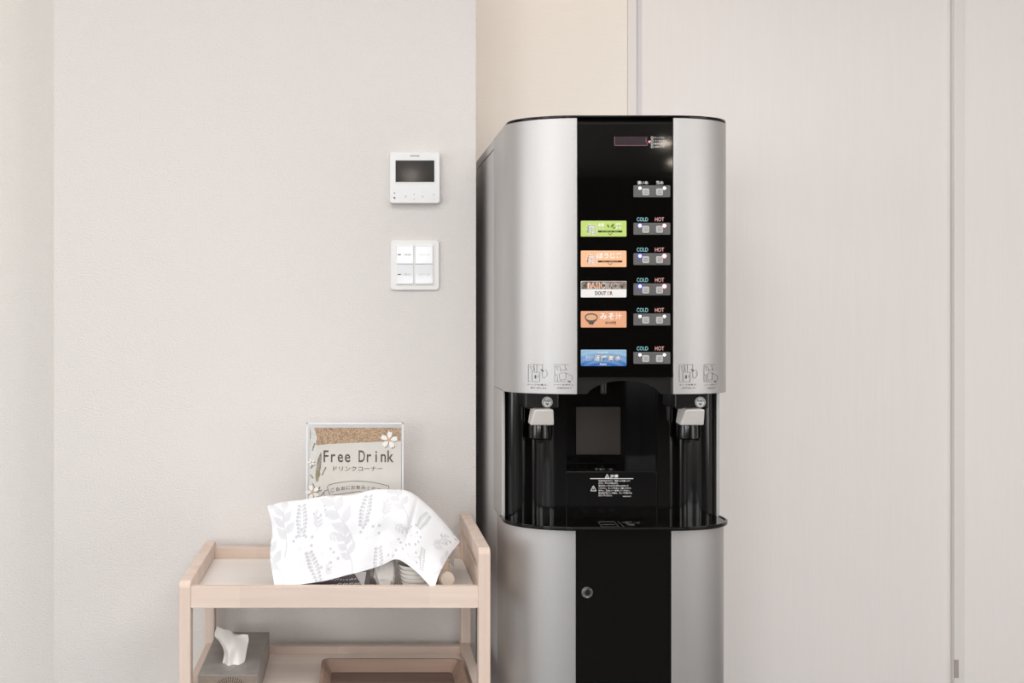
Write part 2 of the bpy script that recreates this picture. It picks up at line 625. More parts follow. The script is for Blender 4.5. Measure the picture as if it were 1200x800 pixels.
for s, xs in ((-1, (642 - VX) / F * 1.985), (1, (822 - VX) / F * 1.985)):
    xl = XC + s * .1485
    h = obj('tap_housing', bx(xl - .034, xl + .034, 1.992, 2.06, DZ(479, 1.99), Z_UP0 + .002, bev=.004, seg=3), M['black_satin'], disp)
    # slanted lever
    t = bmesh.new()
    zt, zb = DZ(479.3, 1.975), DZ(498.5, 1.99)
    tx, bx_ = .0185, .0240
    vs = [t.verts.new(v) for v in ((xl - bx_, 1.990, zb), (xl + bx_, 1.990, zb), (xl + bx_, 2.020, zb + .002), (xl - bx_, 2.020, zb + .002),
                                  (xl - tx, 1.968, zt), (xl + tx, 1.968, zt), (xl + tx, 2.020, zt + .002), (xl - tx, 2.020, zt + .002))]
    for f in ((0, 3, 2, 1), (4, 5, 6, 7), (0, 1, 5, 4), (1, 2, 6, 5), (2, 3, 7, 6), (3, 0, 4, 7)):
        t.faces.new([vs[i] for i in f])
    bmesh.ops.bevel(t, geom=list(t.edges), offset=.0035, segments=3, affect='EDGES', profile=.5)
    lv = obj('push_lever', t, M['lever'], disp)
    # tap under it
    bm = bmesh.new()
    lathe([(.0195, 0), (.0225, .003), (.0225, .022), (.0215, .03)], (xl, 2.022, DZ(515.5, 2.0)), 28, bm)
    tp = obj('hot_water_tap', bm, M['bay_black'], disp)
    obj('nozzle', lathe([(.006, 0), (.008, .001), (.009, .012)], (xl, 2.022, DZ(515.5, 2.0) - .0085), 16), M['bay_black'], tp)
    # round sticker
    zk = DZ(471.3, 1.985)
    st = obj('push_sticker', disc(xs, zk, .0105, 1.9925, th=.0012, n=28), M['label_white'], disp)
    bm = bmesh.new()
    for k in range(28):
        a, b = 2 * math.pi * k / 28, 2 * math.pi * (k + 1) / 28
        line(bm, (xs + .0088 * math.cos(a), zk + .0088 * math.sin(a)), (xs + .0088 * math.cos(b), zk + .0088 * math.sin(b)), .0009, 1.9912)
    flat([(xs - .004, zk - .0025), (xs + .004, zk - .0025), (xs, zk - .0068)], 1.9912, bm)
    obj('sticker_print', bm, M['ink_grey'], st)
    lettering('sticker_lettering', [('PUSH', xs, zk + .0025, 1.9909, .0045, dict(width=.0125, bold=.02))], M['ink_grey'], st)

# drip tray shelf
tp_ = side_path(-1, YF - .004, HW + .002, YCN - .004, 2.06, 0)[:-1] + side_path(1, YF - .004, HW + .002, YCN - .004, 2.06, 0)[::-1][1:]
dt = obj('drip_tray', prism(tp_, 'z', Z_TRAY - .0070, Z_TRAY - .0015, bev=.0015, seg=3), M['black_gloss'], disp)
outer = side_path(-1, YF - .004, HW + .002, YCN - .004, 2.05, 0)[1:-1] + side_path(1, YF - .004, HW + .002, YCN - .004, 2.05, 0)[::-1][1:-1]
inner = []
for i, p_ in enumerate(outer):
    a = Vector(outer[max(0, i - 1)])
    b = Vector(outer[min(len(outer) - 1, i + 1)])
    d = (b - a).normalized()
    q = Vector(p_) + Vector((-d.y, d.x)) * .004
    inner.append((q.x, q.y))
obj('tray_lip', prism(outer + inner[::-1], 'z', Z_TRAY - .0018, Z_TRAY + .0006, bev=.0008), M['black_gloss'], dt)
# raised cup and hand icons moulded in the tray
bm = bmesh.new()


def tp(px, py):
    # point on the tray top seen at px,py
    Y = (Z_TRAY - HC) * F / (VY - py)
    return ((px - VX) / F * Y, Y)


def tline(p, q, wd=.0012):
    p, q = Vector(p), Vector(q)
    d = (q - p).normalized()
    nn = Vector((-d.y, d.x)) * wd / 2
    prism([tuple(p + nn), tuple(q + nn), tuple(q - nn), tuple(p - nn)], 'z', Z_TRAY - .0016, Z_TRAY - .0008, bm=bm)


for a, b in (((701, 610.3), (720, 610.3)), ((720, 610.3), (725, 616.3)), ((725, 616.3), (705, 616.3)), ((705, 616.3), (701, 610.3)),
             ((705, 613.6), (721, 613.6)), ((724, 610.2), (732, 617.0)), ((729, 611.5), (734, 610.2)), ((734, 610.2), (741, 610.3)),
             ((743, 610.6), (748, 612.4)), ((747, 611), (750, 611.4))):
    tline(tp(*a), tp(*b))
for cx, cy, r in ((739.5, 613.5, 5.5), (734.5, 612, 3)):
    c = tp(cx, cy)
    r = r / 610
    prism([(c[0] + r * .8 * math.cos(k * math.pi / 6), c[1] + r * .9 * math.sin(k * math.pi / 6)) for k in range(12)], 'z', Z_TRAY - .0016, Z_TRAY - .0007, bm=bm)
obj('tray_icons', bm, M['tray_print'], dt)

# ---- front panel: display, labels, buttons
YS = YF + .0008      # face of the black strip
px_x = lambda px: (px - VX) / F * YS
px_z = lambda py: HC + (VY - py) / F * YS
U = YS / F           # metres per pixel on the strip

dw = obj('display_window', flat(rrect(px_x(720), px_x(759), px_z(170.5), px_z(160), .001), YS, th=.0006), M['display'], front)
bm = bmesh.new()
for a, b in (((720, 160), (720, 170.5)), ((720, 170.5), (758.5, 170.5)), ((758.5, 170.5), (758.5, 167)), ((757, 161.5), (757, 167))):
    line(bm, (px_x(a[0]), px_z(a[1])), (px_x(b[0]), px_z(b[1])), .7 * U, YS - .0006)
obj('display_frame', bm, M['display_edge'], dw)
bm = bmesh.new()
disc(px_x(761), px_z(166), 1.3 * U, YS, bm)
obj('indicator_light', bm, M['led_pink'], front)
for k, s_ in enumerate(('ホット中止', 'コールド中止', '販売中', '点検中です')):
    z = px_z(161.3 + k * 3.55)
    bm = bmesh.new()
    poly(bm, [(px_x(764.2) + 1.3 * U * math.cos(a * math.pi / 5), z + 1.3 * U * math.sin(a * math.pi / 5)) for a in range(10)], .5 * U, YS, True)
    text(bm, s_, px_x(766.6 + (len(s_) * 2.45) / 2), z, YS - .0003, 2.3 * U, width=len(s_) * 2.45 * U)
    obj('status_lettering', bm, M['ink_white'], front, smooth=False)

rows = [(224.2, '濃いめ', '熱め', 'w', 'w'), (268, 'COLD', 'HOT', 'v', 'w2'), (303.5, 'COLD', 'HOT', 'b', 'p'),
        (339, 'COLD', 'HOT', 'b', 'p'), (374.2, 'COLD', 'HOT', 'w', 'w'), (419.2, 'COLD', 'HOT', 'w', 'w')]
ring_of = {'w': None, 'v': 'led_violet', 'w2': 'led_pink', 'b': 'led_blue', 'p': 'led_pink'}
for i, (yc, l1, l2, a, b) in enumerate(rows):
    x0, x1 = px_x(742.2), px_x(785.3)
    bp = obj('button_plate', prism(rrect(x0, x1, px_z(yc + 7), px_z(yc - 7), .0018), 'y', YS - .0016, YS + .0004, bev=.0005), M['btn_plate'], front)
    for px in (756.2, 772.3):
        obj('button', prism(rrect(px_x(px - 4.1), px_x(px + 4.1), px_z(yc + 4.9), px_z(yc - 3.3), .0025), 'y', YS - .0036, YS - .0012, bev=.0008), M['btn'], bp)
        bm = bmesh.new()
        for dz in (-.9, .9, 2.4):
            line(bm, (px_x(px - 2.3), px_z(yc + dz)), (px_x(px + 2.3), px_z(yc + dz)), .45 * U, YS - .0036)
        obj('button_print', bm, M['btn_plate'], bp)
    for px, st in ((749.6, a), (778.2, b)):
        ring = ring_of[st]
        if ring:
            obj('indicator_ring', disc(px_x(px), px_z(yc - 3.6), (2.7 if st in 'bp' else 2.3) * U, YS - .0016, th=.0004), M[ring], bp)
        obj('indicator_light', disc(px_x(px), px_z(yc - 3.6), 1.75 * U, YS - .0018, th=.0006), M['led_white'], bp)
    if i == 0:
        lettering('button_lettering', [(l1, px_x(753), px_z(214), YS - .0003, 4.2 * U, dict(width=12.5 * U, bold=.012)),
                                       (l2, px_x(773), px_z(214), YS - .0003, 4.2 * U, dict(width=8.5 * U, bold=.012))], M['ink_white'], front)
    else:
        lettering('button_lettering', [(l1, px_x(752.8), px_z(yc - 11.1), YS - .0003, 4.6 * U, dict(width=13.2 * U))], M['ink_cyan'], front)
        lettering('button_lettering', [(l2, px_x(772.8), px_z(yc - 11.1), YS - .0003, 4.6 * U, dict(width=10.6 * U))], M['ink_pink'], front)


def drink_label(y0, y1, m):
    return obj('drink_label', prism(rrect(px_x(680.6), px_x(734), px_z(y1), px_z(y0), .0016), 'y', YS - .0010, YS + .0003, bev=.0003), m, front)


YL = YS - .0012
# green tea
g = drink_label(258.6, 277.2, M['green_label'])
for q, (main, lab, word, inner) in enumerate(((267.8, g, ('緑', '茶'), 'green_label'), (302.9, None, ('ほ', 'う', 'じ', '茶'), 'orange_label'))):
    if lab is None:
        lab = drink_label(293.6, 312.8, M['orange_label'])
    dy = main - 267.8
    lettering('label_outline', [('旬', px_x(692.5), px_z(268.5 + dy), YL, 13 * U, dict(bold=.045))], M['ink_outline'], lab)
    lettering('label_lettering', [('旬', px_x(692.5), px_z(268.5 + dy), YL - .0003, 11.6 * U, dict(bold=-.012))], M['ink_green' if q == 0 else 'ink_orange'], lab)
    if q == 0:
        its = [('緑', px_x(704.5), px_z(264.8), YL, 7 * U, dict(bold=.03)), ('茶', px_x(724.5), px_z(264.8), YL, 7 * U, dict(bold=.03))]
    else:
        its = [(c_, px_x(703 + 7.4 * k), px_z(264.4 + dy), YL, 6.6 * U, dict(bold=.03)) for k, c_ in enumerate('ほうじ茶')]
    for it in its:
        lettering('label_lettering', [it], M['ink_outline'], lab)
    bm = bmesh.new()
    flat([(px_x(700.6), px_z(270.2 + dy)), (px_x(729), px_z(270.2 + dy)), (px_x(729), px_z(272.2 + dy)), (px_x(700.6), px_z(272.2 + dy))], YL, bm)
    poly(bm, [(px_x(712.3), px_z(273 + dy)), (px_x(714.8), px_z(275.2 + dy)), (px_x(717.3), px_z(273 + dy))], .5 * U, YL)
    obj('label_bar', bm, M['ink_black'], lab)
    if q == 0:
        bm = bmesh.new()
        for (x_, y_, ang, ln) in ((713.6, 267, 118, 5), (715.6, 266.8, 52, 6.4), (717.4, 267.6, 18, 4)):
            a_ = math.radians(ang)
            c, d = Vector((px_x(x_), px_z(y_))), Vector((math.cos(a_), math.sin(a_))) * ln * U
            n_ = Vector((-d.y, d.x)) * .22
            flat([tuple(c), tuple(c + d * .5 - n_), tuple(c + d), tuple(c + d * .5 + n_)], YL - .0002, bm)
        obj('leaf_print', bm, M['ink_green'], lab)
        lettering('label_small_print', [('香り豊かな一番茶', px_x(714.5), px_z(271.2), YL - .0004, 1.2 * U, dict(width=19 * U))], M['green_label'], lab)
    else:
        lettering('label_small_print', [('香ばしい焙煎の味', px_x(714.5), px_z(271.2 + dy), YL - .0004, 1.2 * U, dict(width=19 * U))], M['orange_label'], lab)
# coffee
lab = drink_label(329.2, 348.4, M['label_white'])
obj('bean_print', flat([(px_x(681), px_z(338.6)), (px_x(681), px_z(331)), (px_x(682.4), px_z(329.6)), (px_x(732.4), px_z(329.6)), (px_x(733.7), px_z(331)), (px_x(733.7), px_z(338.6))], YS - .0010), M['beans'], lab)
lettering('label_outline', [('BASIC', px_x(698.5), px_z(334.4), YL - .0003, 7 * U, dict(width=20 * U, bold=.035))], M['ink_outline'], lab)
lettering('label_lettering', [('BASIC', px_x(698.5), px_z(334.4), YL - .0006, 5.8 * U, dict(width=18 * U, bold=.01))], M['ink_orange'], lab)
lettering('label_outline', [('BLACK', px_x(718), px_z(334.8), YL - .0003, 6 * U, dict(width=17.2 * U, bold=.035))], M['ink_outline'], lab)
lettering('label_lettering', [('BLACK', px_x(718), px_z(334.8), YL - .0006, 4.9 * U, dict(width=15.8 * U, bold=.0))], M['ink_brown'], lab)
lettering('label_lettering', [('DOUT', px_x(703.6), px_z(343.4), YL, 4.6 * U, dict(width=13 * U, bold=.03))], M['ink_brown'], lab)
lettering('label_lettering', [('R', px_x(716.3), px_z(343.4), YL, 4.6 * U, dict(width=2.8 * U, bold=.03))], M['ink_brown'], lab)
lettering('label_lettering', [('O', px_x(712.6), px_z(343.4), YL, 4.6 * U, dict(width=3.2 * U, bold=.03))], M['ink_orange'], lab)
# miso soup
lab = drink_label(364.3, 383.6, M['miso_label'])
bm = bmesh.new()
cx, cz = px_x(692.7), px_z(372)
pts = [(cx + 7.6 * U * math.cos(a), cz + 1 * U - 7.5 * U * abs(math.sin(a)) ** 1.1) for a in np.linspace(math.pi, 2 * math.pi, 17)]
flat(pts, YL, bm)
flat([(cx - 3.2 * U, cz - 5.6 * U), (cx + 3.2 * U, cz - 5.6 * U), (cx + 2.5 * U, cz - 8.2 * U), (cx - 2.5 * U, cz - 8.2 * U)], YL, bm)
disc(cx, cz + .6 * U, 4.6 * U, YL, bm, rx=7.7 * U)
obj('bowl_print', bm, mat('bowl_ink', (88, 72, 60), .6, rgb2=(120, 100, 86), vscale=300), lab)
bm = bmesh.new()
disc(cx, cz + .2 * U, 3.4 * U, YL - .0004, bm, rx=6.3 * U)
obj('soup_print', bm, mat('soup_ink', (216, 172, 132), .6), lab)
lettering('label_lettering', [('み', px_x(707), px_z(370.6), YL, 7.4 * U, dict(bold=.022)), ('そ', px_x(716), px_z(370.6), YL, 7.4 * U, dict(bold=.022)), ('汁', px_x(724.8), px_z(370.3), YL, 7.4 * U, dict(bold=.012))], M['ink_outline'], lab)
lettering('label_small_print', [('合わせ味噌', px_x(715.3), px_z(378), YL, 3.6 * U, dict(width=12.8 * U, bold=.02))], M['ink_brown'], lab)
# carbonated / charcoal filtered water
mb = mat('blue_water_print', (60, 120, 190), .35)
nt = mb.node_tree
tc = nt.nodes.new('ShaderNodeTexCoord')
gx = nt.nodes.new('ShaderNodeSeparateXYZ')
nt.links.new(tc.outputs['Generated'], gx.inputs[0])
wv = nt.nodes.new('ShaderNodeTexWave')
wv.wave_type = 'RINGS'
wv.rings_direction = 'SPHERICAL'
wv.inputs['Scale'].default_value = .9
wv.inputs['Distortion'].default_value = .6
mp = nt.nodes.new('ShaderNodeMapping')
mp.inputs['Location'].default_value = (-.9, 0, .5)
mp.inputs['Scale'].default_value = (1.8, 0, 1.2)
nt.links.new(tc.outputs['Generated'], mp.inputs[0])
nt.links.new(mp.outputs[0], wv.inputs['Vector'])
ma = nt.nodes.new('ShaderNodeMath')
ma.operation = 'MULTIPLY_ADD'
nt.links.new(wv.outputs['Fac'], ma.inputs[0])
ma.inputs[1].default_value = .3
nt.links.new(gx.outputs['Z'], ma.inputs[2])
rp = nt.nodes.new('ShaderNodeValToRGB')
rp.color_ramp.elements[0].position = .1
rp.color_ramp.elements[0].color = lin((34, 98, 176))
rp.color_ramp.elements[1].position = 1.1 if False else 1.0
rp.color_ramp.elements[1].color = lin((150, 186, 214))
nt.links.new(ma.outputs[0], rp.inputs[0])
nt.links.new(rp.outputs[0], nt.nodes['Principled BSDF'].inputs['Base Color'])
lab = drink_label(409.6, 428.8, mb)
for bold, m_, dy_, h_ in ((.06, 'ink_brown', 0, 7.4), (.02, 'ink_outline', -.0003, 6.6)):
    lettering('label_lettering', [(c_, px_x(699.3 + 8.1 * k), px_z(419.2), YL + dy_, h_ * U, dict(bold=bold, shear=.15)) for k, c_ in enumerate('活性炭水')], M[m_], lab)
lettering('label_small_print', [('おい', px_x(689.3), px_z(417.5), YL, 2.8 * U), ('しい', px_x(690), px_z(421.3), YL, 2.8 * U),
                                ('Aqua', px_x(706.5), px_z(426.5), YL, 2.8 * U, dict(width=8 * U, bold=.02)), ('浄水器内蔵', px_x(706), px_z(412.8), YL, 2 * U, dict(width=12 * U))], M['ink_outline'], lab)

# warning notice on the apron
YA = YB - .0004
ax = lambda px: (px - VX) / F * YA
az = lambda py: HC + (VY - py) / F * YA
UA = YA / F
bm = bmesh.new()
line(bm, (ax(691.5), az(560.6)), (ax(742), az(560.6)), .7 * UA, YA)


def tri(cx, cy, r):
    P_ = [(ax(cx), az(cy - r)), (ax(cx + r), az(cy + r * .8)), (ax(cx - r), az(cy + r * .8))]
    poly(bm, P_, .6 * UA, YA, True)
    line(bm, (ax(cx), az(cy - r * .3)), (ax(cx), az(cy + r * .3)), .6 * UA, YA)


tri(711.5, 557.9, 2.4)
tri(695.4, 572.3, 3.3)
text(bm, '注意', ax(719.8), az(557.9), YA - .0003, 4.3 * UA, width=9.5 * UA, bold=.03)
for k, (s_, wd) in enumerate((('熱湯が出ますので、取扱いに注意してく', 37), ('ださい。やけどの恐れあり。', 23), ('注ぎ口やノズルの下に手を入れないで', 35), ('ください。カップを正しく置いてから', 38),
                              ('ボタン、又はレバーを押してください。', 37), ('飲み物が出ている間は、カップを取り出', 39), ('さないでください。', 16))):
    text(bm, s_, ax(701.3 + wd / 2), az(563.2 + 2.85 * k), YA - .0003, 2.1 * UA, width=wd * UA, bold=.012)
text(bm, '4A0018-01', ax(734.5), az(581.3), YA - .0003, 1.3 * UA, width=9.5 * UA)
obj('warning_notice', bm, M['ink_white'], bay, smooth=False)

# pictograms printed on the silver panels (line drawings bent to the panel)


def conform(bm, off=.0004):
    bmesh.ops.subdivide_edges(bm, edges=[e for e in bm.edges if e.calc_length() > .006], cuts=2)
    ys = [v.co.y for v in bm.verts]
    m0 = max(ys)
    for v in bm.verts:
        v.co.y = yfront(v.co.x) - off + (v.co.y - m0)
    return bm


def surf(px, py):
    Y = YF
    for _ in range(30):
        Y = yfront((px - VX) / F * Y)
    p = at(px, py, Y)
    return (p.x, p.z)


def pictogram(kind, x0, x1, parent):
    y0, y1 = 427, 447

    def q(u, v):
        return surf(x0 + (x1 - x0) * u, y0 + (y1 - y0) * v)
    bm = bmesh.new()
    wl = .00055

    def pl(*P_, close=False):
        poly(bm, [q(*p) for p in P_], wl, 1.9, close)
    pl((0, 0), (.8, 0))
    pl((0, 0), (0, 1), (.12, 1))
    pl((.18, .35), (.1, .1), (.3, .15), (.35, .4))
    if kind == 0:
        pl((.3, 0), (.3, .3), (.18, .45), (.75, .45), (.75, 0))
        pl((.2, .5), (.2, 1), (.6, 1), (.6, .5))
        pl((.75, .48), (.75, .75), (.85, .8), (1, .65), (1, .4), (.9, .3))
        pl((.45, 0), (.45, .45))
        pl((.5, .75), (.55, .62))
        flat([q(.34, .62), q(.42, .62), q(.42, .82), q(.34, .82)], 1.9, bm)
        flat([q(.66, .26), q(.82, .33), q(.82, .42), q(.66, .33)], 1.9, bm)
    else:
        pl((.55, 0), (.62, .3), (.3, .35))
        pl((.25, .6), (.3, .5), (.62, .48), (.62, .85), (.3, .92), (.25, .6))
        pl((.62, .5), (1, .68), (.95, .95))
        pl((.0, .6), (.15, .6), (.15, 1), (.6, 1))
        pl((.7, .35), (.6, .2))
        flat([q(.72, .93), q(.9, .98), q(.9, 1.06), q(.72, 1.0)], 1.9, bm)
    cx0, cz0 = q(.5, 1.18)
    text(bm, 'カップを置き、' if kind == 0 else 'レバーを押すと', cx0, cz0, 1.8997, .0030, width=(x1 - x0 + 1) / F * YF, bold=.01)
    cx0, cz0 = q(.55, 1.37)
    text(bm, '奥まで押します' if kind == 0 else 'お湯が出ます', cx0, cz0, 1.8997, .0030, width=(x1 - x0 - 4) / F * YF, bold=.01)
    obj('pictogram', conform(bm), M['ink_grey'], parent, smooth=False)


pictogram(0, 619, 641, up[0])
pictogram(1, 650, 671, up[0])
pictogram(0, 796, 817, up[1])
pictogram(1, 825, 841, up[1])

# lock on the lower front panel
YLK = YF + .0128
c = at(688, 694, YLK)
lk = obj('lock', lathe([(.0112, 0), (.0112, .002), (.0098, .0036), (.0088, .0036), (.0084, .0022)], (c.x, YLK, c.z), 32, axis='y'), M['chrome'], disp)
obj('lock_cylinder', lathe([(.0058, 0), (.0058, .0042), (.0050, .005)], (c.x, YLK - .001, c.z + .0015), 24, axis='y'), M['steel_dark'], lk)
obj('keyhole', flat([(c.x - .0008, c.z - .0015), (c.x + .0008, c.z - .0015), (c.x + .0008, c.z + .0045), (c.x - .0008, c.z + .0045)], YLK - .0059), M['black_satin'], lk)

DRAW = None

# ------------------------------------------------------------------ intercom monitor and switches
c0, c1 = at(457, 178.5, YW - .022), at(515.5, 238, YW - .022)
ic = thing('intercom_monitor', 'white wall intercom monitor with small dark screen above the light switches', 'intercom', ((c0.x + c1.x) / 2, YW, c1.z))
YI = YW - .022
obj('housing', prism(rrect(c0.x, c1.x, c1.z, c0.z, .006), 'y', YI, YW - .0003, bev=.002, seg=3), M['white_plastic'], ic)
s0, s1 = at(463.5, 188, YI), at(509, 213.2, YI)
bm = bmesh.new()
for a in ((s0.x - .003, s1.x + .003, s0.z, s0.z + .003), (s0.x - .003, s1.x + .003, s1.z - .003, s1.z), (s0.x - .003, s0.x, s1.z, s0.z), (s1.x, s1.x + .003, s1.z, s0.z)):
    box(bm, a[0], a[1], YI - .0012, YI + .001, a[2], a[3], bev=.0004)
obj('screen_bezel', bm, M['white_plastic'], ic)
obj('screen', bx(s0.x, s1.x, YI - .0006, YI + .001, s1.z, s0.z), M['screen'], ic)
ip = lambda px, py: (lambda v: (v.x, v.z))(at(px, py, YI))
UI = YI / F
q = ip(486, 182.7)
lettering('maker_lettering', [('AIPHONE', q[0], q[1], YI - .0004, 1.7 * UI, dict(width=10.8 * UI, bold=.02))], M['ink_grey'], ic)
lightgrey = mat('pale_grey_ink', (176, 176, 178), .6)
bm = bmesh.new()
for px, py, r in ((462.2, 226.2, 1.0), (485.3, 227.5, .7), (485.3, 233, .6)):
    q = ip(px, py)
    disc(q[0], q[1], r * UI, YI, bm)
for a, b in (((461, 231.3), (463.3, 231.3)), ((475.5, 229), (475.5, 231.5)), ((495.5, 229), (495.5, 231.5)), ((507.3, 228), (509.6, 228)), ((507.8, 233), (509, 233)), ((461, 231.3), (462.2, 232.8)), ((463.3, 231.3), (462.2, 232.8))):
    line(bm, ip(*a), ip(*b), .7 * UI, YI)
bmk = obj('button_marks', bm, lightgrey, ic)
bmk['kind'] = 'stuff'
bm = bmesh.new()
for px, py, w_ in ((462.2, 229, 4.5), (475.5, 230, 3), (485.3, 230.3, 4), (495.5, 230, 3), (508.5, 230.3, 4.5)):
    q = ip(px, py)
    prism(rrect(q[0] - w_ * UI, q[0] + w_ * UI, q[1] - 3.6 * UI, q[1] + 3.6 * UI, .002), 'y', YI - .0003, YI + .0002, bm=bm)
obj('touch_button', bm, M['white_plastic'], ic)

c0, c1 = at(457.5, 281, YW - .008), at(515, 340, YW - .008)
sw = thing('light_switch', 'white double wall switch plate with four glossy rockers below the intercom', 'light switch', ((c0.x + c1.x) / 2, YW, c1.z))
YP = YW - .008
obj('cover_plate', prism(rrect(c0.x, c1.x, c1.z, c0.z, .009), 'y', YP, YW - .0003, bev=.003, seg=3), M['plate'], sw)
sp = lambda px, py: (lambda v: (v.x, v.z))(at(px, py, YP))
a, b = sp(463, 286.5), sp(509, 334.5)
obj('insert_frame', prism(rrect(a[0], b[0], b[1], a[1], .002), 'y', YP - .0008, YP + .001, bev=.0004), M['plate'], sw)
US = YP / F
for px0, px1 in ((464.6, 484.2), (486.6, 507)):
    for k, (py0, py1) in enumerate(((287.3, 309.6), (310.2, 333))):
        a, b = sp(px0, py0), sp(px1, py1)
        # rocker with a face leaning slightly about its pivot
        f0, f1 = (.0052, .0040) if k == 0 else (.0040, .0050)
        t = prism([(YP, b[1]), (YP - f1, b[1]), (YP - f1 - .0004, b[1] + .004), (YP - f0 - .0004, a[1] - .004), (YP - f0, a[1]), (YP, a[1])], 'x', a[0], b[0], bev=.0006)
        r_ = obj('rocker', t, M['switch'], sw)
        ym = YP - (f0 + f1) / 2 - .0008
        cz = (a[1] + b[1]) / 2
        bm = bmesh.new()
        if px0 < 480:
            line(bm, (sp(466, 0)[0], cz), (sp(469.6, 0)[0], cz), 1.1 * US, ym - .0002)
            obj('status_mark', bm, M['ink_grey'], r_)
            bm = bmesh.new()
            text(bm, ('通路', '受付')[k], sp(477.5, 0)[0], cz, ym - .0002, 2.2 * US, width=8 * US)
        else:
            text(bm, ('スポット右', 'スポット左')[k], sp(497, 0)[0], cz, ym - .0002, 2.0 * US, width=13 * US)
        obj('switch_lettering', bm, lightgrey, r_, smooth=False)

# ------------------------------------------------------------------ cart
CY0, CY1 = 2.005, 2.373          # front of the front posts, back of the back posts
SC = F / CY0
cxL, cxR = (209 - VX) / SC, (575 - VX) / SC
PT = .0245                       # post thickness across
PD = .030                        # post depth
z = lambda d: HC + d
cart = thing('serving_cart', 'pale beech two-tier side cart with raised right handle beside the dispenser', 'cart', ((cxL + cxR) / 2, (CY0 + CY1) / 2, 0))


def side_frame(x0, x1, ztop, radius, bm_name='side_frame'):
    """inverted U of two posts and a top bar with rounded outer corners, profile in (y,z)"""
    n = 8
    barh = .034

    def corner(cy, cz, a0, a1, r):
        return [(cy + r * math.cos(math.radians(a0 + (a1 - a0) * k / n)), cz + r * math.sin(math.radians(a0 + (a1 - a0) * k / n))) for k in range(n + 1)]
    pts = [(CY0, .06)]
    pts += corner(CY0 + radius, ztop - radius, 180, 90, radius)
    pts += corner(CY1 - radius, ztop - radius, 90, 0, radius)
    pts += [(CY1, .06), (CY1 - PD, .06), (CY1 - PD, ztop - barh), (CY0 + PD, ztop - barh), (CY0 + PD, .06)]
    return prism(pts, 'x', x0, x1, bev=.003, seg=3, angle=50)


ZL, ZR = z(-.532), z(-.4655)
lf = obj('side_frame', side_frame(cxL, cxL + PT, ZL, .014), M['wood_z'], cart)
rf = obj('side_frame', side_frame(cxR - PT, cxR, ZR, .014), M['wood_z'], cart)
# casters under the posts
for x in (cxL + PT / 2, cxR - PT / 2):
    for y in (CY0 + PD / 2, CY1 - PD / 2):
        cs = obj('caster', bx(x - .009, x + .009, y - .012, y + .012, .040, .0605, bev=.003), M['steel_dark'], cart)
        t = bmesh.new()
        bmesh.ops.create_cone(t, cap_ends=True, segments=24, radius1=.022, radius2=.022, depth=.016)
        bmesh.ops.rotate(t, verts=t.verts, cent=(0, 0, 0), matrix=__import__('mathutils').Matrix.Rotation(math.pi / 2, 3, 'Y'))
        bmesh.ops.translate(t, verts=t.verts, vec=(x, y, .0221))
        obj('wheel', t, M['black_satin'], cs)
xi0, xi1 = cxL + PT, cxR - PT
# right end board below the handle bar, with a scooped upper edge
pts = [(CY0 + PD - .004, z(-.60)), (CY1 - PD + .004, z(-.60)), (CY1 - PD + .004, z(-.503))]
for k in range(9):
    t_ = k / 8
    pts.append((CY1 - PD - .004 - .05 * t_, z(-.503 - .022 * (3 * t_ * t_ - 2 * t_ ** 3))))
for k in range(9):
    t_ = k / 8
    pts.append((CY0 + PD + .05 - .046 * t_, z(-.525 + .022 * (3 * t_ * t_ - 2 * t_ ** 3))))
pts.append((CY0 + PD - .004, z(-.503)))
obj('end_board', prism(pts, 'x', cxR - PT + .005, cxR - .006, bev=.0015), M['wood_y'], cart)
pts = [(CY0 + PD - .003, z(-.523)), (CY1 - PD + .003, z(-.523)), (CY1 - PD + .003, z(-.4985)), (CY0 + PD - .003, z(-.4985))]
obj('end_panel', prism(pts, 'x', cxR - PT + .009, cxR - .009), M['wood_y'], cart)
obj('end_board', bx(cxL + .004, cxL + PT - .003, CY0 + PD - .004, CY1 - PD + .004, z(-.60), z(-.562), bev=.001), M['wood_y'], cart)


def tier(zs, rail_up, rail_dn, front=True):
    sh = obj('shelf', bx(xi0 - .004, xi1 + .004, CY0 + .020, CY1 - .012, z(zs - .012), z(zs), bev=.0006), M['shelf'], cart)
    obj('rail', bx(xi0 - .001, xi1 + .001, CY1 - .026, CY1 - .006, z(zs - rail_dn), z(zs + rail_up), bev=.0025, seg=2), M['wood_x'], cart)
    if front:
        obj('rail', bx(xi0 - .001, xi1 + .001, CY0 + .003, CY0 + .021, z(zs - rail_dn), z(zs + rail_up - .0), bev=.002, seg=2), M['wood_x'], cart)
    return sh


tier(-.570, .0265, .0165)
sh2 = obj('shelf', bx(xi0 - .004, xi1 + .004, CY0 + .020, CY1 - .012, z(-.798), z(-.786), bev=.0006), M['lower_shelf'], cart)
obj('rail', bx(xi0 - .001, xi1 + .001, CY1 - .044, CY1 - .024, z(-.803), z(-.769), bev=.0025), M['wood_x'], cart)
obj('rail', bx(xi0 - .001, xi1 + .001, CY0 + .003, CY0 + .021, z(-.815), z(-.772), bev=.0025), M['wood_x'], cart)
for x0, x1 in ((cxL + .004, cxL + PT + .003), (cxR - PT - .003, cxR - .004)):
    obj('rail', bx(x0, x1, CY0 + PD - .004, CY1 - PD + .004, z(-.815), z(-.765), bev=.0025), M['wood_y'], cart)

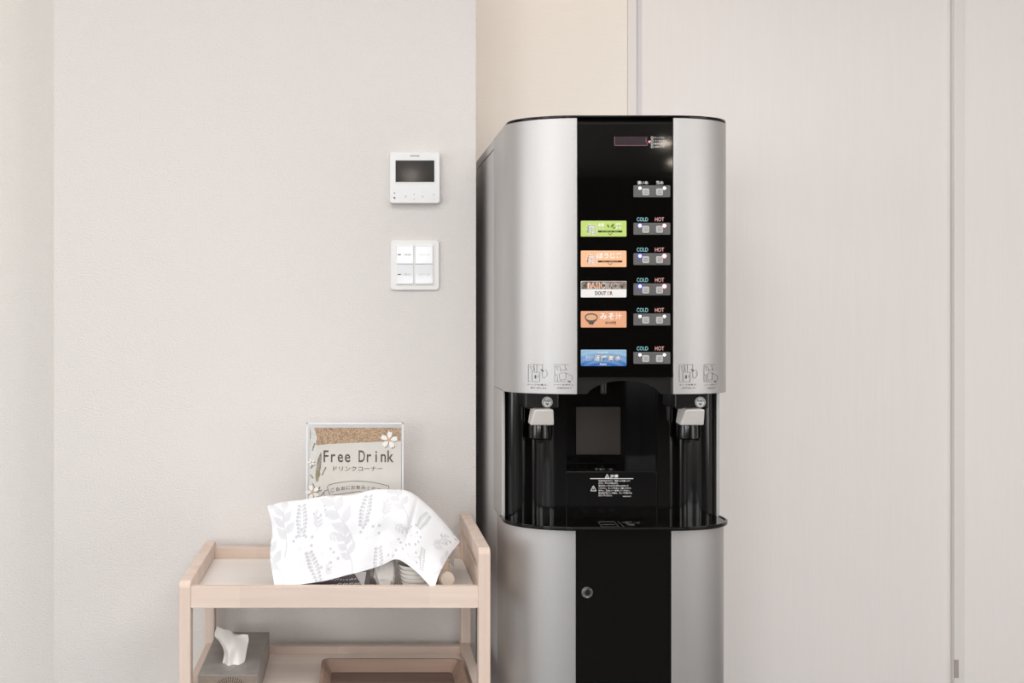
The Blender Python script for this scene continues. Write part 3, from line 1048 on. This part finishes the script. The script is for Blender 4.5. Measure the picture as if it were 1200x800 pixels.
# ------------------------------------------------------------------ sign in its holder
YG = 2.27
gp = lambda px, py: (lambda v: (v.x, v.z))(at(px, py, YG))
UG = YG / F
acr = bpy.data.materials.new('clear_acrylic')
acr.use_nodes = True
nt = acr.node_tree
nt.nodes.clear()
o_ = nt.nodes.new('ShaderNodeOutputMaterial')
mx = nt.nodes.new('ShaderNodeMixShader')
tr = nt.nodes.new('ShaderNodeBsdfTransparent')
tr.inputs[0].default_value = (.97, .98, .985, 1)
pb = nt.nodes.new('ShaderNodeBsdfPrincipled')
pb.inputs['Base Color'].default_value = (.92, .94, .97, 1)
pb.inputs['Roughness'].default_value = .08
mx.inputs[0].default_value = .05
nt.links.new(tr.outputs[0], mx.inputs[1])
nt.links.new(pb.outputs[0], mx.inputs[2])
nt.links.new(mx.outputs[0], o_.inputs[0])
edge_m = mat('acrylic_edge', (236, 238, 244), .2)
ZS = z(-.570)
hx0, ht = gp(359.2, 495.3)
hx1 = gp(472.6, 0)[0]
hold = thing('sign_holder', 'clear acrylic menu stand behind the patterned cloth', 'sign holder', ((hx0 + hx1) / 2, YG, ZS))
obj('front_sheet', bx(hx0 + .002, hx1 - .002, YG - .0030, YG - .0010, ZS + .004, ht - .002), acr, hold)
obj('back_sheet', bx(hx0 + .002, hx1 - .002, YG + .0006, YG + .0026, ZS + .004, ht - .001), acr, hold)
bm = bmesh.new()
for a in ((hx0, hx0 + .0025, ZS + .004, ht), (hx1 - .0025, hx1, ZS + .004, ht), (hx0, hx1, ht - .0025, ht)):
    box(bm, a[0], a[1], YG - .003, YG + .0026, a[2], a[3])
obj('edge', bm, edge_m, hold)
obj('foot', bx(hx0, hx1, YG - .045, YG + .050, ZS + .0002, ZS + .0042, bev=.001), acr, hold)

P0, P1 = gp(363, 500.7), gp(470, 0)
pz0 = P0[1] - .290
post = thing('poster', 'printed Free Drink poster with brown band and white flowers in the acrylic stand', 'poster', ((P0[0] + P1[0]) / 2, YG, pz0))
paper = mat('poster_paper', (224, 217, 208), .7, rgb2=(216, 206, 195), vscale=25, vary=.3)
pa = obj('paper', bx(P0[0], P1[0], YG - .0008, YG + .0002, pz0, P0[1]), paper, post)
YQ = YG - .0008
kraft = mat('kraft_print', (206, 168, 124), .7, rgb2=(136, 100, 68), vscale=330, vary=.75)
G = lambda *P_: [gp(*p) for p in P_]
E_ = .0001
obj('band_print', flat(G((363.2, 500.9), (469.9, 500.9), (469.9, 516.4), (440, 517.6), (410, 518.8), (384, 520), (372, 521.5), (363.2, 522)), YQ, th=E_), kraft, post)
bm = bmesh.new()
flat(G((363.6, 500.9), (368, 500.9), (370, 507), (371.5, 513), (370, 520), (372.5, 528), (369.5, 536), (368, 544), (366, 550), (363.6, 552)), YQ - E_, bm, E_)
obj('torn_paper_print', bm, mat('torn_paper_ink', (232, 228, 222), .7, rgb2=(206, 202, 196), vscale=70), post)
twig = mat('twig_ink', (96, 86, 72), .7, rgb2=(168, 158, 142), vscale=260, vary=.6)
bm = bmesh.new()
flat(G((376.3, 529), (377.2, 536), (376, 548), (374, 556), (373.5, 563), (370.5, 564.5), (369.5, 557), (371, 545), (373, 536)), YQ - 2 * E_, bm, E_)
flat(G((363.4, 502), (364.4, 507), (364, 514), (363.4, 514)), YQ - 2 * E_, bm, E_)
for P_ in (((369, 519), (366, 528)), ((382, 547), (377.5, 556.5)), ((363.6, 546), (368, 543)), ((368, 544), (364, 549)), ((363.6, 556), (367, 560)), ((375, 570), (372, 577)), ((372.5, 576), (377, 574)), ((366, 566), (370, 573))):
    line(bm, gp(*P_[0]), gp(*P_[1]), 1.6 * UG, YQ - 2 * E_, E_)
obj('twig_print', bm, twig, post)
bm = bmesh.new()
flat(G((374.5, 549), (375.4, 556), (373.5, 560), (371.5, 557)), YQ - 3 * E_, bm, E_)
obj('leaf_print', bm, mat('olive_ink', (136, 126, 72), .7), post)
petal = mat('petal_ink', (240, 238, 234), .7)
shadow_p = mat('flower_shade_ink', (150, 132, 112), .7)
centre = mat('flower_centre_ink', (222, 160, 96), .7)


def flower(cx, cy, R, a0, n=5):
    for m_, dx, dy, yy in ((shadow_p, .9, 1.0, YQ - 3 * E_), (petal, 0, 0, YQ - 4 * E_)):
        bm = bmesh.new()
        for k in range(n):
            a = a0 + 2 * math.pi * k / n
            P_ = []
            for u, v in ((.12, 0), (.45, .24), (.78, .27), (.97, .17), (.9, .02), (1.0, -.14), (.78, -.27), (.45, -.24)):
                P_.append((cx + dx + R * (u * math.cos(a) - v * math.sin(a)), cy + dy + R * (u * math.sin(a) + v * math.cos(a))))
            flat([gp(*p) for p in P_], yy, bm, E_)
        obj('flower_print', bm, m_, post)
    bm = bmesh.new()
    q = gp(cx, cy)
    disc(q[0], q[1], R * .2 * UG, YQ - 5 * E_, bm, th=E_)
    obj('flower_centre_print', bm, centre, post)


flower(455.8, 515.3, 10.3, -1.45)
flower(366.2, 576.5, 8.6, -1.9)
flower(364.8, 541.5, 4.5, -.6)
q = gp(420.2, 534.4)
lettering('title_lettering', [('Free Drink', q[0], q[1], YQ - 4 * E_, 14.0 * UG, dict(width=82 * UG, bold=.012, mono=.56))], M['ink_brown'], post)
q = gp(419.4, 548.8)
lettering('subtitle_lettering', [('ドリンクコーナー', q[0], q[1], YQ - 4 * E_, 5.6 * UG, dict(width=58 * UG, bold=.008))], M['ink_brown'], post)
# banner: hand-drawn outline and bent lettering
bm = bmesh.new()
top = [(384.5 + 71 * t, 568.3 - 5.2 * math.sin(math.pi * min(1, t * 1.03)) ** .8 + .6 * t) for t in [k / 16 for k in range(17)]]
pl_ = top + [(455.6, 570.5), (454.2, 577), (453, 588)]
poly(bm, [gp(*p) for p in pl_], .55 * UG, YQ - 4 * E_)
poly(bm, [gp(*p) for p in [(384.5, 568.3), (383.6, 571), (386, 578), (387, 580.5), (391.5, 579.6), (420, 575.5), (453, 580)]], .55 * UG, YQ - 4 * E_)
poly(bm, [gp(*p) for p in [(387, 580.5), (389.5, 583), (391, 580)]], .55 * UG, YQ - 4 * E_)
poly(bm, [gp(*p) for p in [(384, 573.5), (380, 575.5), (377, 579.5), (374, 583), (371, 581)]], .6 * UG, YQ - 4 * E_)
poly(bm, [gp(*p) for p in [(379, 577), (380.5, 581), (378, 584), (375.5, 582), (372, 586)]], .6 * UG, YQ - 4 * E_)
for k, ch in enumerate('ご自由にお飲みください'):
    t_ = k / 10
    q = gp(389.8 + 60 * t_, 573.8 - 3.6 * math.sin(math.pi * t_) + 1.0 * t_)
    text(bm, ch, q[0], q[1], YQ - 4.5 * E_, 4.6 * UG, bold=.006, rot=.17 * math.cos(math.pi * t_))
obj('banner_print', bm, M['ink_brown'], post, smooth=False)

# ------------------------------------------------------------------ things under the cloth
Z1 = ZS + .0004
b0 = at(330, 690, 2.09)
case_x0, case_x1 = b0.x, at(433.5, 0, 2.09).x
cs = thing('stick_drink_box', 'dark box of drink sticks under the left of the patterned cloth', 'box', ((case_x0 + case_x1) / 2, 2.14, ZS))
darkbox = mat('dark_print_card', (128, 118, 122), .6, rgb2=(104, 94, 98), vscale=40)
obj('carton', bx(case_x0, case_x1, 2.090, 2.185, Z1, ZS + .142, bev=.002), darkbox, cs)
bm = bmesh.new()
for k in range(11):
    x = at(388 + k * 3.4 + rnd.random(), 0, 2.09).x
    for j in range(2):
        zz = ZS + .008 + j * .009 + rnd.random() * .003
        line(bm, (x, zz), (x + .003 + rnd.random() * .004, zz + .004 * rnd.random()), .0018, 2.0898)
obj('carton_print', bm, M['ink_white'], cs)
obj('paper_flap', flat([(at(414, 0, 2.085).x, ZS + .036), (at(429.5, 0, 2.085).x, ZS + .036), (at(426, 0, 2.085).x, ZS + .003)], 2.0885, th=.0008), M['label_white'], cs)

# crumpled white bag of sugar / milk packs
t = bmesh.new()
bmesh.ops.create_icosphere(t, subdivisions=4, radius=1)
g0, g1 = at(435.5, 0, 2.085).x, at(466, 0, 2.085).x
for v in t.verts:
    d = v.co.copy()
    p4 = Vector([math.copysign(abs(c) ** .55, c) for c in d])
    k = 1 + .16 * noise.noise(d * 3.1) + .11 * noise.noise(d * 8)
    v.co = Vector(((g0 + g1) / 2 + p4.x * (g1 - g0) / 2 * .86 * k, 2.115 + p4.y * .036 * k, ZS + .047 + p4.z * .040 * k))
zmin = min(v.co.z for v in t.verts)
for v in t.verts:
    v.co.z += Z1 - zmin
bag_o = obj('cup_pack', t, mat('white_film_pack', (236, 232, 228), .25, coat=.4), None, angle=70, origin=((g0 + g1) / 2, 2.115, ZS))
tag(bag_o, 'crumpled white plastic pack between dark box and white bowls', 'pack')

# nested white paper bowls
cxb, cyb = at(487, 0, 2.085).x, 2.086
bowl_m = mat('white_paper_bowl', (238, 234, 229), .6)
r1, r0 = .0335, .0225
bowl_me = None
for k in range(6):
    zb = Z1 + k * .0088
    r1 = .0268 + .0100 * (k / 5) ** .7
    r0 = r1 - .0065
    prof = [(r0 * .6, .0), (r0, .0), (r0 + .003, .0022), (r1 - .0008, .0085), (r1, .0092), (r1, .0100), (r1 - .0012, .0100), (r0 + .002, .0035), (r0 - .002, .0014), (.001, .0014)]
    t = lathe(prof, (cxb, cyb, zb), 40)
    o = obj('paper_bowl', t, bowl_m, None, angle=50, origin=(cxb, cyb, zb))
    nm = ('bottom white paper bowl of nested stack on the cart shelf', 'second white paper bowl from the bottom of nested stack', 'third white paper bowl from the bottom of nested stack',
          'fourth white paper bowl from the bottom of nested stack', 'fifth white paper bowl from the bottom of nested stack', 'topmost white paper bowl of nested stack beneath the cloth flap')[k]
    tag(o, nm, 'bowl', 'nested white paper bowls')

# nested beige paper cups right of the bowls, and a lid leaning on them
cxc, cyc = at(517, 0, 2.13).x, 2.135
cup_m = mat('beige_paper_cup', (232, 210, 190), .6)
for k in range(4):
    zb = Z1 + k * .009
    prof = [(.0125, 0), (.0128, .001), (.0175, .032), (.0192, .033), (.0192, .0355), (.0172, .0355), (.0122, .003), (.001, .003)]
    o = obj('paper_cup', lathe(prof, (cxc, cyc, zb), 28), cup_m, None, angle=50, origin=(cxc, cyc, zb))
    tag(o, ('bottom beige paper cup of small nested stack beside the handle end', 'second beige paper cup from bottom of small nested stack', 'third beige paper cup from bottom of small nested stack',
            'topmost beige paper cup of small nested stack beneath cloth corner')[k], 'cup', 'nested beige paper cups')
lidc = at(523.5, 679, 2.105)
t = lathe([(.0165, 0), (.0165, .002), (.0155, .0025), (.0150, .006), (.0120, .0075), (.001, .0075)], (0, 0, 0), 28)
from mathutils import Matrix
bmesh.ops.rotate(t, verts=t.verts, cent=(0, 0, 0), matrix=Matrix.Rotation(math.radians(72), 3, 'X') )
bmesh.ops.rotate(t, verts=t.verts, cent=(0, 0, 0), matrix=Matrix.Rotation(math.radians(14), 3, 'Z'))
zmin = min(v.co.z for v in t.verts)
bmesh.ops.translate(t, verts=t.verts, vec=(lidc.x, lidc.y, Z1 - zmin))
o = obj('paper_disc', t, mat('cream_lid_plastic', (238, 222, 206), .4), None, angle=40, origin=(lidc.x, lidc.y, ZS))
tag(o, 'round cream disc leaning against the small beige paper cups', 'disc')

# ------------------------------------------------------------------ patterned cloth
ctrl = [
    [(322, 689.5, 2.026), (352, 685, 2.028), (387, 679, 2.035), (418, 671, 2.04), (445, 663, 2.045), (466, 655.5, 2.045), (487, 669, 2.035), (508.5, 691.5, 2.008)],
    [(316.5, 652, 2.050), (350, 650, 2.044), (386, 645, 2.046), (418, 638, 2.050), (447, 632, 2.050), (472, 629, 2.050), (492, 643, 2.045), (516, 668, 2.050)],
    [(319, 620, 2.066), (349, 618, 2.058), (385, 613, 2.058), (418, 607, 2.058), (448, 602, 2.058), (476, 601, 2.056), (498, 616, 2.068), (527, 650, 2.090)],
    [(313.5, 594, 2.085), (347, 588, 2.080), (383, 583.5, 2.080), (418, 580, 2.080), (450, 574.6, 2.082), (479, 578, 2.085), (503, 595, 2.105), (538.5, 635, 2.135)],
]
C = np.array([[list(at(*p)) for p in r] for r in ctrl])
b1 = C[3].copy()
b1[:, 1] += .05
b1[:, 2] -= .012
b2 = C[3].copy()
b2[:, 1] += .11
b2[:, 2] -= .040
b3 = C[3].copy()
b3[:, 1] += .125
b3[:, 2] -= .085
C = np.concatenate([C, b1[None], b2[None], b3[None]])


def cr(P_, t):
    """Catmull-Rom along axis 0 at parameters t"""
    n = len(P_)
    Q = np.concatenate([2 * P_[:1] - P_[1:2], P_, 2 * P_[-1:] - P_[-2:-1]])
    i = np.minimum(t.astype(int), n - 2)
    f = (t - i).reshape(-1, *([1] * (P_.ndim - 1)))
    a, b, c_, d = Q[i], Q[i + 1], Q[i + 2], Q[i + 3]
    return .5 * ((2 * b) + (-a + c_) * f + (2 * a - 5 * b + 4 * c_ - d) * f ** 2 + (-a + 3 * b - 3 * c_ + d) * f ** 3)


NU, NV = 420, 280
tu = np.linspace(0, 7, NU)
tv = np.linspace(0, 6, NV)
R1 = cr(C, tv)                                   # NV x 8 x 3
Gd = cr(R1.transpose(1, 0, 2), tu).transpose(1, 0, 2)   # NV x NU x 3
# soft folds
UU, VV = np.meshgrid(tu, tv)
front_w = np.clip(1 - np.abs(VV - 1.3) / 2.2, 0, 1)
wob = (.0035 * np.sin(UU * 3.1 + VV * 1.2) + .0025 * np.sin(UU * 5.3 - VV * 2.1 + 1) + .0018 * np.sin(VV * 3.7 + UU * .9))
Gd[..., 1] += wob * front_w
Gd[..., 2] += .0012 * np.sin(UU * 4.2 + 2 * np.sin(VV)) * np.clip(VV / 2.5, 0, 1)
# crease where the cloth drops over the edge of the stack
cr_d = UU - (5.15 + .10 * VV)
Gd[..., 1] += .0055 * np.exp(-(cr_d / .13) ** 2) * front_w

# printed sprigs as a colour attribute in cloth metres
du = np.linalg.norm(np.diff(Gd, axis=1), axis=2)
dv = np.linalg.norm(np.diff(Gd, axis=0), axis=2)
s_row = np.concatenate([[0], np.cumsum(du[NV // 4])])
t_col = np.concatenate([[0], np.cumsum(dv[:, NU // 3])])
SS, TT = np.meshgrid(s_row, t_col)
ink = np.zeros((NV, NU))
PX = VX + F * Gd[..., 0] / Gd[..., 1]
PY = VY - F * (Gd[..., 2] - HC) / Gd[..., 1]
vis = VV <= 3.02


def anchor(px, py):
    d = (PX - px) ** 2 + (PY - py) ** 2 + np.where(vis, 0, 1e6)
    k = np.unravel_index(np.argmin(d), d.shape)
    return SS[k], TT[k]


K = 1 / 565.0


def soft(d, e=.0006):
    return np.clip(.5 - d / (2 * e), 0, 1)


def put(a):
    global ink
    ink = np.maximum(ink, a)


def leaf(s, t, ang, ln, wd, dark=.40):
    ca, sa = math.cos(ang), math.sin(ang)
    x = ((SS - s) * ca + (TT - t) * sa) / ln
    y = (-(SS - s) * sa + (TT - t) * ca)
    prof = wd / 2 * np.sin(np.pi * np.clip(x, 0, 1) ** .8)
    inside = np.where((x > 0) & (x < 1), prof - np.abs(y), -1)
    body = soft(-inside)
    put(body * dark * .48)
    put(body * soft(np.abs(inside - .0003) - .0003) * dark)
    put(body * soft(np.abs(y) - .0003, .0004) * dark)
    vein = np.abs(((x * 7 + np.abs(y) / wd * 3) % 1) - .5)
    put(body * soft(vein * ln / 7 - .0004, .0004) * dark * .85)


def stroke(P_, wd, dark=.4):
    for (a, b), (c_, d) in zip(P_, P_[1:]):
        L2 = (c_ - a) ** 2 + (d - b) ** 2 + 1e-12
        f = np.clip(((SS - a) * (c_ - a) + (TT - b) * (d - b)) / L2, 0, 1)
        dd = np.hypot(SS - a - f * (c_ - a), TT - b - f * (d - b))
        put(soft(dd - wd / 2) * dark)


def dot(s, t, r, dark=.42):
    put(soft(np.hypot(SS - s, TT - t) - r) * dark)


def branch(px, py, ang=1.9, sc=1.0):
    s, t = anchor(px, py)
    d = Vector((math.cos(ang), math.sin(ang)))
    L = 62 * K * sc
    P_ = [(s + d.x * L * k / 8 + .0035 * math.sin(k * .8), t + d.y * L * k / 8) for k in range(9)]
    stroke(P_, .0013)
    for k, sgn in ((3, 1), (4, -1), (5, 1), (6, -1), (7, 1), (8, -1)):
        leaf(P_[k][0], P_[k][1], ang + sgn * (.75 if k < 8 else .2), (23 - k * .7) * K * sc, 10 * K * sc)


def cluster(px, py, ang=-1.4, sc=1.0):
    s, t = anchor(px, py)
    for k in range(9):
        a, b = s + math.cos(ang) * k * 4.1 * K * sc, t + math.sin(ang) * k * 4.1 * K * sc
        for sg in (-1, 1):
            w_ = (5.5 - abs(k - 4) * .55) * K * sc
            x_, y_ = a + sg * w_ * math.sin(-ang), b + sg * w_ * math.cos(ang) * .3
            stroke([(a, b), (x_, y_ - 1.5 * K)], .0005, .28)
            dot(x_, y_ - 1.5 * K, 1.75 * K * sc)
            dot(a + sg * w_ * .45, b - 2.5 * K, 1.3 * K * sc, .35)


def sprig(px, py, ang=1.2, sc=1.0):
    s, t = anchor(px, py)
    L = 17 * K * sc
    P_ = [(s + math.cos(ang + .06 * k) * L * k / 4, t + math.sin(ang + .06 * k) * L * k / 4) for k in range(5)]
    stroke(P_, .0007, .34)
    for k in (1, 2, 3):
        for sg in (-1, 1):
            leaf(P_[k][0], P_[k][1], ang + sg * .8, 8.5 * K * sc, 3.0 * K * sc, .40)
    leaf(P_[4][0], P_[4][1], ang, 7 * K * sc, 2.8 * K * sc, .4)


def berries(px, py, ang=1.0, sc=1.0):
    s, t = anchor(px, py)
    for k, (a, l) in enumerate(((-.9, 15), (-.45, 20), (-.1, 16), (.3, 22), (.65, 15), (1.0, 12))):
        x_, y_ = s + math.cos(ang + a) * l * K * sc, t + math.sin(ang + a) * l * K * sc
        stroke([(s, t), (x_, y_)], .0005, .30)
        dot(x_, y_, 1.7 * K * sc)


for a in ((334, 652, 1.55, .85), (415, 641, 1.95, 1.05), (333, 690, 1.85, .8), (414, 678, 1.75, .75), (478, 612, 2.0, .7), (509, 672, 1.25, .8), (331, 603, 2.2, .5)):
    branch(*a)
for a in ((354, 591, -1.65), (362, 646, -1.25), (432, 580, -1.75), (443, 640, -1.5), (502, 602, -1.9, .8), (496, 642, -1.4, .8)):
    cluster(*a)
for a in ((371, 622, 1.3), (383, 625, -.5), (449, 606, 1.2), (462, 612, -.7), (506, 638, .7), (515, 632, 1.0, .8), (383, 676, 1.2, .7)):
    sprig(*a)
for a in ((350, 645, 1.1), (376, 648, -.7), (430, 632, 1.2), (457, 636, -.7), (477, 650, .9), (521, 617, -.6), (372, 592, -1.2, .7), (481, 628, 1.0, .8)):
    berries(*a)

t = bpy.data.meshes.new('patterned_cloth')
org = np.array([float(Gd[0, NU // 2, 0]), float(Gd[0, NU // 2, 1]), ZS])
verts = (Gd - org).reshape(-1, 3)
idx = np.arange(NU * NV).reshape(NV, NU)
faces = np.stack([idx[:-1, :-1], idx[:-1, 1:], idx[1:, 1:], idx[1:, :-1]], -1).reshape(-1, 4)
t.from_pydata(verts.tolist(), [], faces.tolist())
ca = t.color_attributes.new('print', 'FLOAT_COLOR', 'POINT')
base = np.array(lin((243, 243, 246))[:3])
inkc = np.array(lin((128, 128, 142))[:3])
hem = np.minimum(np.minimum(SS, s_row[-1] - SS), TT)
hemline = np.exp(-((hem - .006) / .0006) ** 2) * .10
al = np.clip(np.maximum(ink, hemline), 0, 1)[..., None]
colr = base * (1 - al) + inkc * al
ca.data.foreach_set('color', np.concatenate([colr, np.ones((NV, NU, 1))], -1).astype(np.float32).ravel())
cm = mat('printed_cotton', (243, 243, 246), .9, spec=.1, bump=.25, bscale=900)
nt = cm.node_tree
an = nt.nodes.new('ShaderNodeAttribute')
an.attribute_name = 'print'
nt.links.new(an.outputs['Color'], nt.nodes['Principled BSDF'].inputs['Base Color'])
t.materials.append(cm)
for p in t.polygons:
    p.use_smooth = True
cloth = bpy.data.objects.new('patterned_cloth', t)
cloth.location = org.tolist()
COL.objects.link(cloth)
md = cloth.modifiers.new('thickness', 'SOLIDIFY')
md.thickness = .0009
md.offset = 0
tag(cloth, 'white cotton cloth with grey leaf print draped over the cart top', 'cloth')

# ------------------------------------------------------------------ lower shelf: tissue box and wooden tray
ZB = z(-.786)
ty0, ty1 = 2.030, 2.305
tx0, tx1 = -.3215, -.2005
tzt = ZB + .0585
tb = thing('tissue_box', 'grey marbled tissue box with a white tissue pulled up, on the lower shelf', 'tissue box', ((tx0 + tx1) / 2, (ty0 + ty1) / 2, ZB))
# keep clear of the left rail
dxs = max(0, (cxL + PT + .004) - tx0)
card = mat('grey_marble_card', (160, 154, 150), .35, rgb2=(126, 120, 117), vscale=26, vary=.35, spec=.6)
obj('carton', bx(tx0 + dxs, tx1 + dxs, ty0, ty1, ZB + .0003, tzt, bev=.0012), card, tb)
cxt = (tx0 + tx1) / 2 + dxs
front_card = mat('taupe_card_print', (150, 136, 124), .4, rgb2=(124, 112, 102), vscale=60)
obj('front_print', bx(tx0 + dxs + .002, tx1 + dxs - .002, ty0 - .0006, ty0 + .0004, ZB + .002, tzt - .002), front_card, tb)
bm = bmesh.new()
for k in range(25):
    a = math.pi * k / 24
    for r in (.028, .034):
        p = (cxt + .006 + r * math.cos(a), tzt - .043 + r * math.sin(a))
        q = (cxt + .006 + (r + .005) * math.cos(a), tzt - .043 + (r + .005) * math.sin(a))
        if q[1] < tzt - .003:
            line(bm, p, q, .0016, ty0 - .0006)
obj('flower_print', bm, M['ink_brown'], tb)
bm = bmesh.new()
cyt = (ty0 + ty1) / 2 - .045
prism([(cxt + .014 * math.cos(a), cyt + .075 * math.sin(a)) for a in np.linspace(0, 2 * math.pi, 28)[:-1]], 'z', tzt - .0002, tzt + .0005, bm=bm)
obj('opening', bm, mat('slot_film', (150, 146, 142), .3), tb)  # plain grey film patch at the slot

# tissue: grid lofted from the slot upwards with folds
rowsP = [
    [(259.5, 784, 2.10), (264, 785, 2.085), (270, 785.5, 2.08), (277, 785, 2.085), (283, 779, 2.10)],
    [(261, 775, 2.10), (266, 776, 2.088), (271, 777, 2.080), (278, 776, 2.092), (287, 774, 2.105)],
    [(262.5, 764, 2.105), (267, 764, 2.09), (272, 765, 2.082), (280, 763, 2.098), (289, 762, 2.112)],
    [(257, 753, 2.118), (264, 754, 2.10), (272, 755, 2.092), (281, 753, 2.11), (291, 751, 2.118)],
    [(251, 745, 2.135), (261, 745, 2.118), (271, 746, 2.11), (280, 744.5, 2.12), (290.5, 744.5, 2.118)],
    [(254.5, 733, 2.15), (262, 737, 2.135), (270, 739.5, 2.13), (277, 742.5, 2.125), (289, 743, 2.12)],
]
TC = np.array([[list(at(*p)) for p in r] for r in rowsP])
nu, nv = 60, 60
g = cr(cr(TC, np.linspace(0, 5, nv)).transpose(1, 0, 2), np.linspace(0, 4, nu)).transpose(1, 0, 2)
uu, vv = np.meshgrid(np.linspace(0, 1, nu), np.linspace(0, 1, nv))
g[..., 1] += .005 * np.sin(uu * 13 + vv * 2.5) * (1 - .5 * vv) + .003 * np.sin(uu * 6 - vv * 7)
g[..., 2] = np.maximum(g[..., 2], tzt - .004)
bm = bmesh.new()
vs = [[bm.verts.new(tuple(g[j, i])) for i in range(nu)] for j in range(nv)]
for j in range(nv - 1):
    for i in range(nu - 1):
        bm.faces.new((vs[j][i], vs[j][i + 1], vs[j + 1][i + 1], vs[j + 1][i]))
ti = obj('tissue', bm, mat('tissue_paper', (240, 236, 233), .9, spec=.1), tb, angle=80)
md = ti.modifiers.new('thickness', 'SOLIDIFY')
md.thickness = .0005

# wooden tray
Wx0, Wx1, Wy0, Wy1 = -.077, .2295, 2.030, 2.212
tr_o = thing('wooden_tray', 'brown wooden serving tray with sloping sides on the lower shelf', 'tray', ((Wx0 + Wx1) / 2, (Wy0 + Wy1) / 2, ZB))
t = bmesh.new()
hh = .030
sl = .014
th = .008


def ring(x0, x1, y0, y1, zz, r):
    return [t.verts.new((p[0], p[1], zz)) for p in rrect(x0, x1, y0, y1, r, 5)]


Rg = [ring(Wx0 + sl, Wx1 - sl, Wy0 + sl, Wy1 - sl, ZB + .0003, .012), ring(Wx0, Wx1, Wy0, Wy1, ZB + hh - .003, .016), ring(Wx0 + .001, Wx1 - .001, Wy0 + .001, Wy1 - .001, ZB + hh, .016),
      ring(Wx0 + th - .001, Wx1 - th + .001, Wy0 + th - .001, Wy1 - th + .001, ZB + hh, .012), ring(Wx0 + th, Wx1 - th, Wy0 + th, Wy1 - th, ZB + hh - .003, .011),
      ring(Wx0 + th + sl, Wx1 - th - sl, Wy0 + th + sl, Wy1 - th - sl, ZB + .006, .008)]
for a, b in zip(Rg, Rg[1:]):
    n = len(a)
    for k in range(n):
        t.faces.new((a[k], a[(k + 1) % n], b[(k + 1) % n], b[k]))
t.faces.new(Rg[0][::-1])
t.faces.new(Rg[-1])
obj('tray_rim', t, M['tray_wood'], tr_o)
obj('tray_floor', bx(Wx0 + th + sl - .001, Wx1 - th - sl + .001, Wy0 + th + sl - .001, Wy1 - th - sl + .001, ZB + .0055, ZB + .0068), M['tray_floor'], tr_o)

bpy.data.objects.remove(_to)
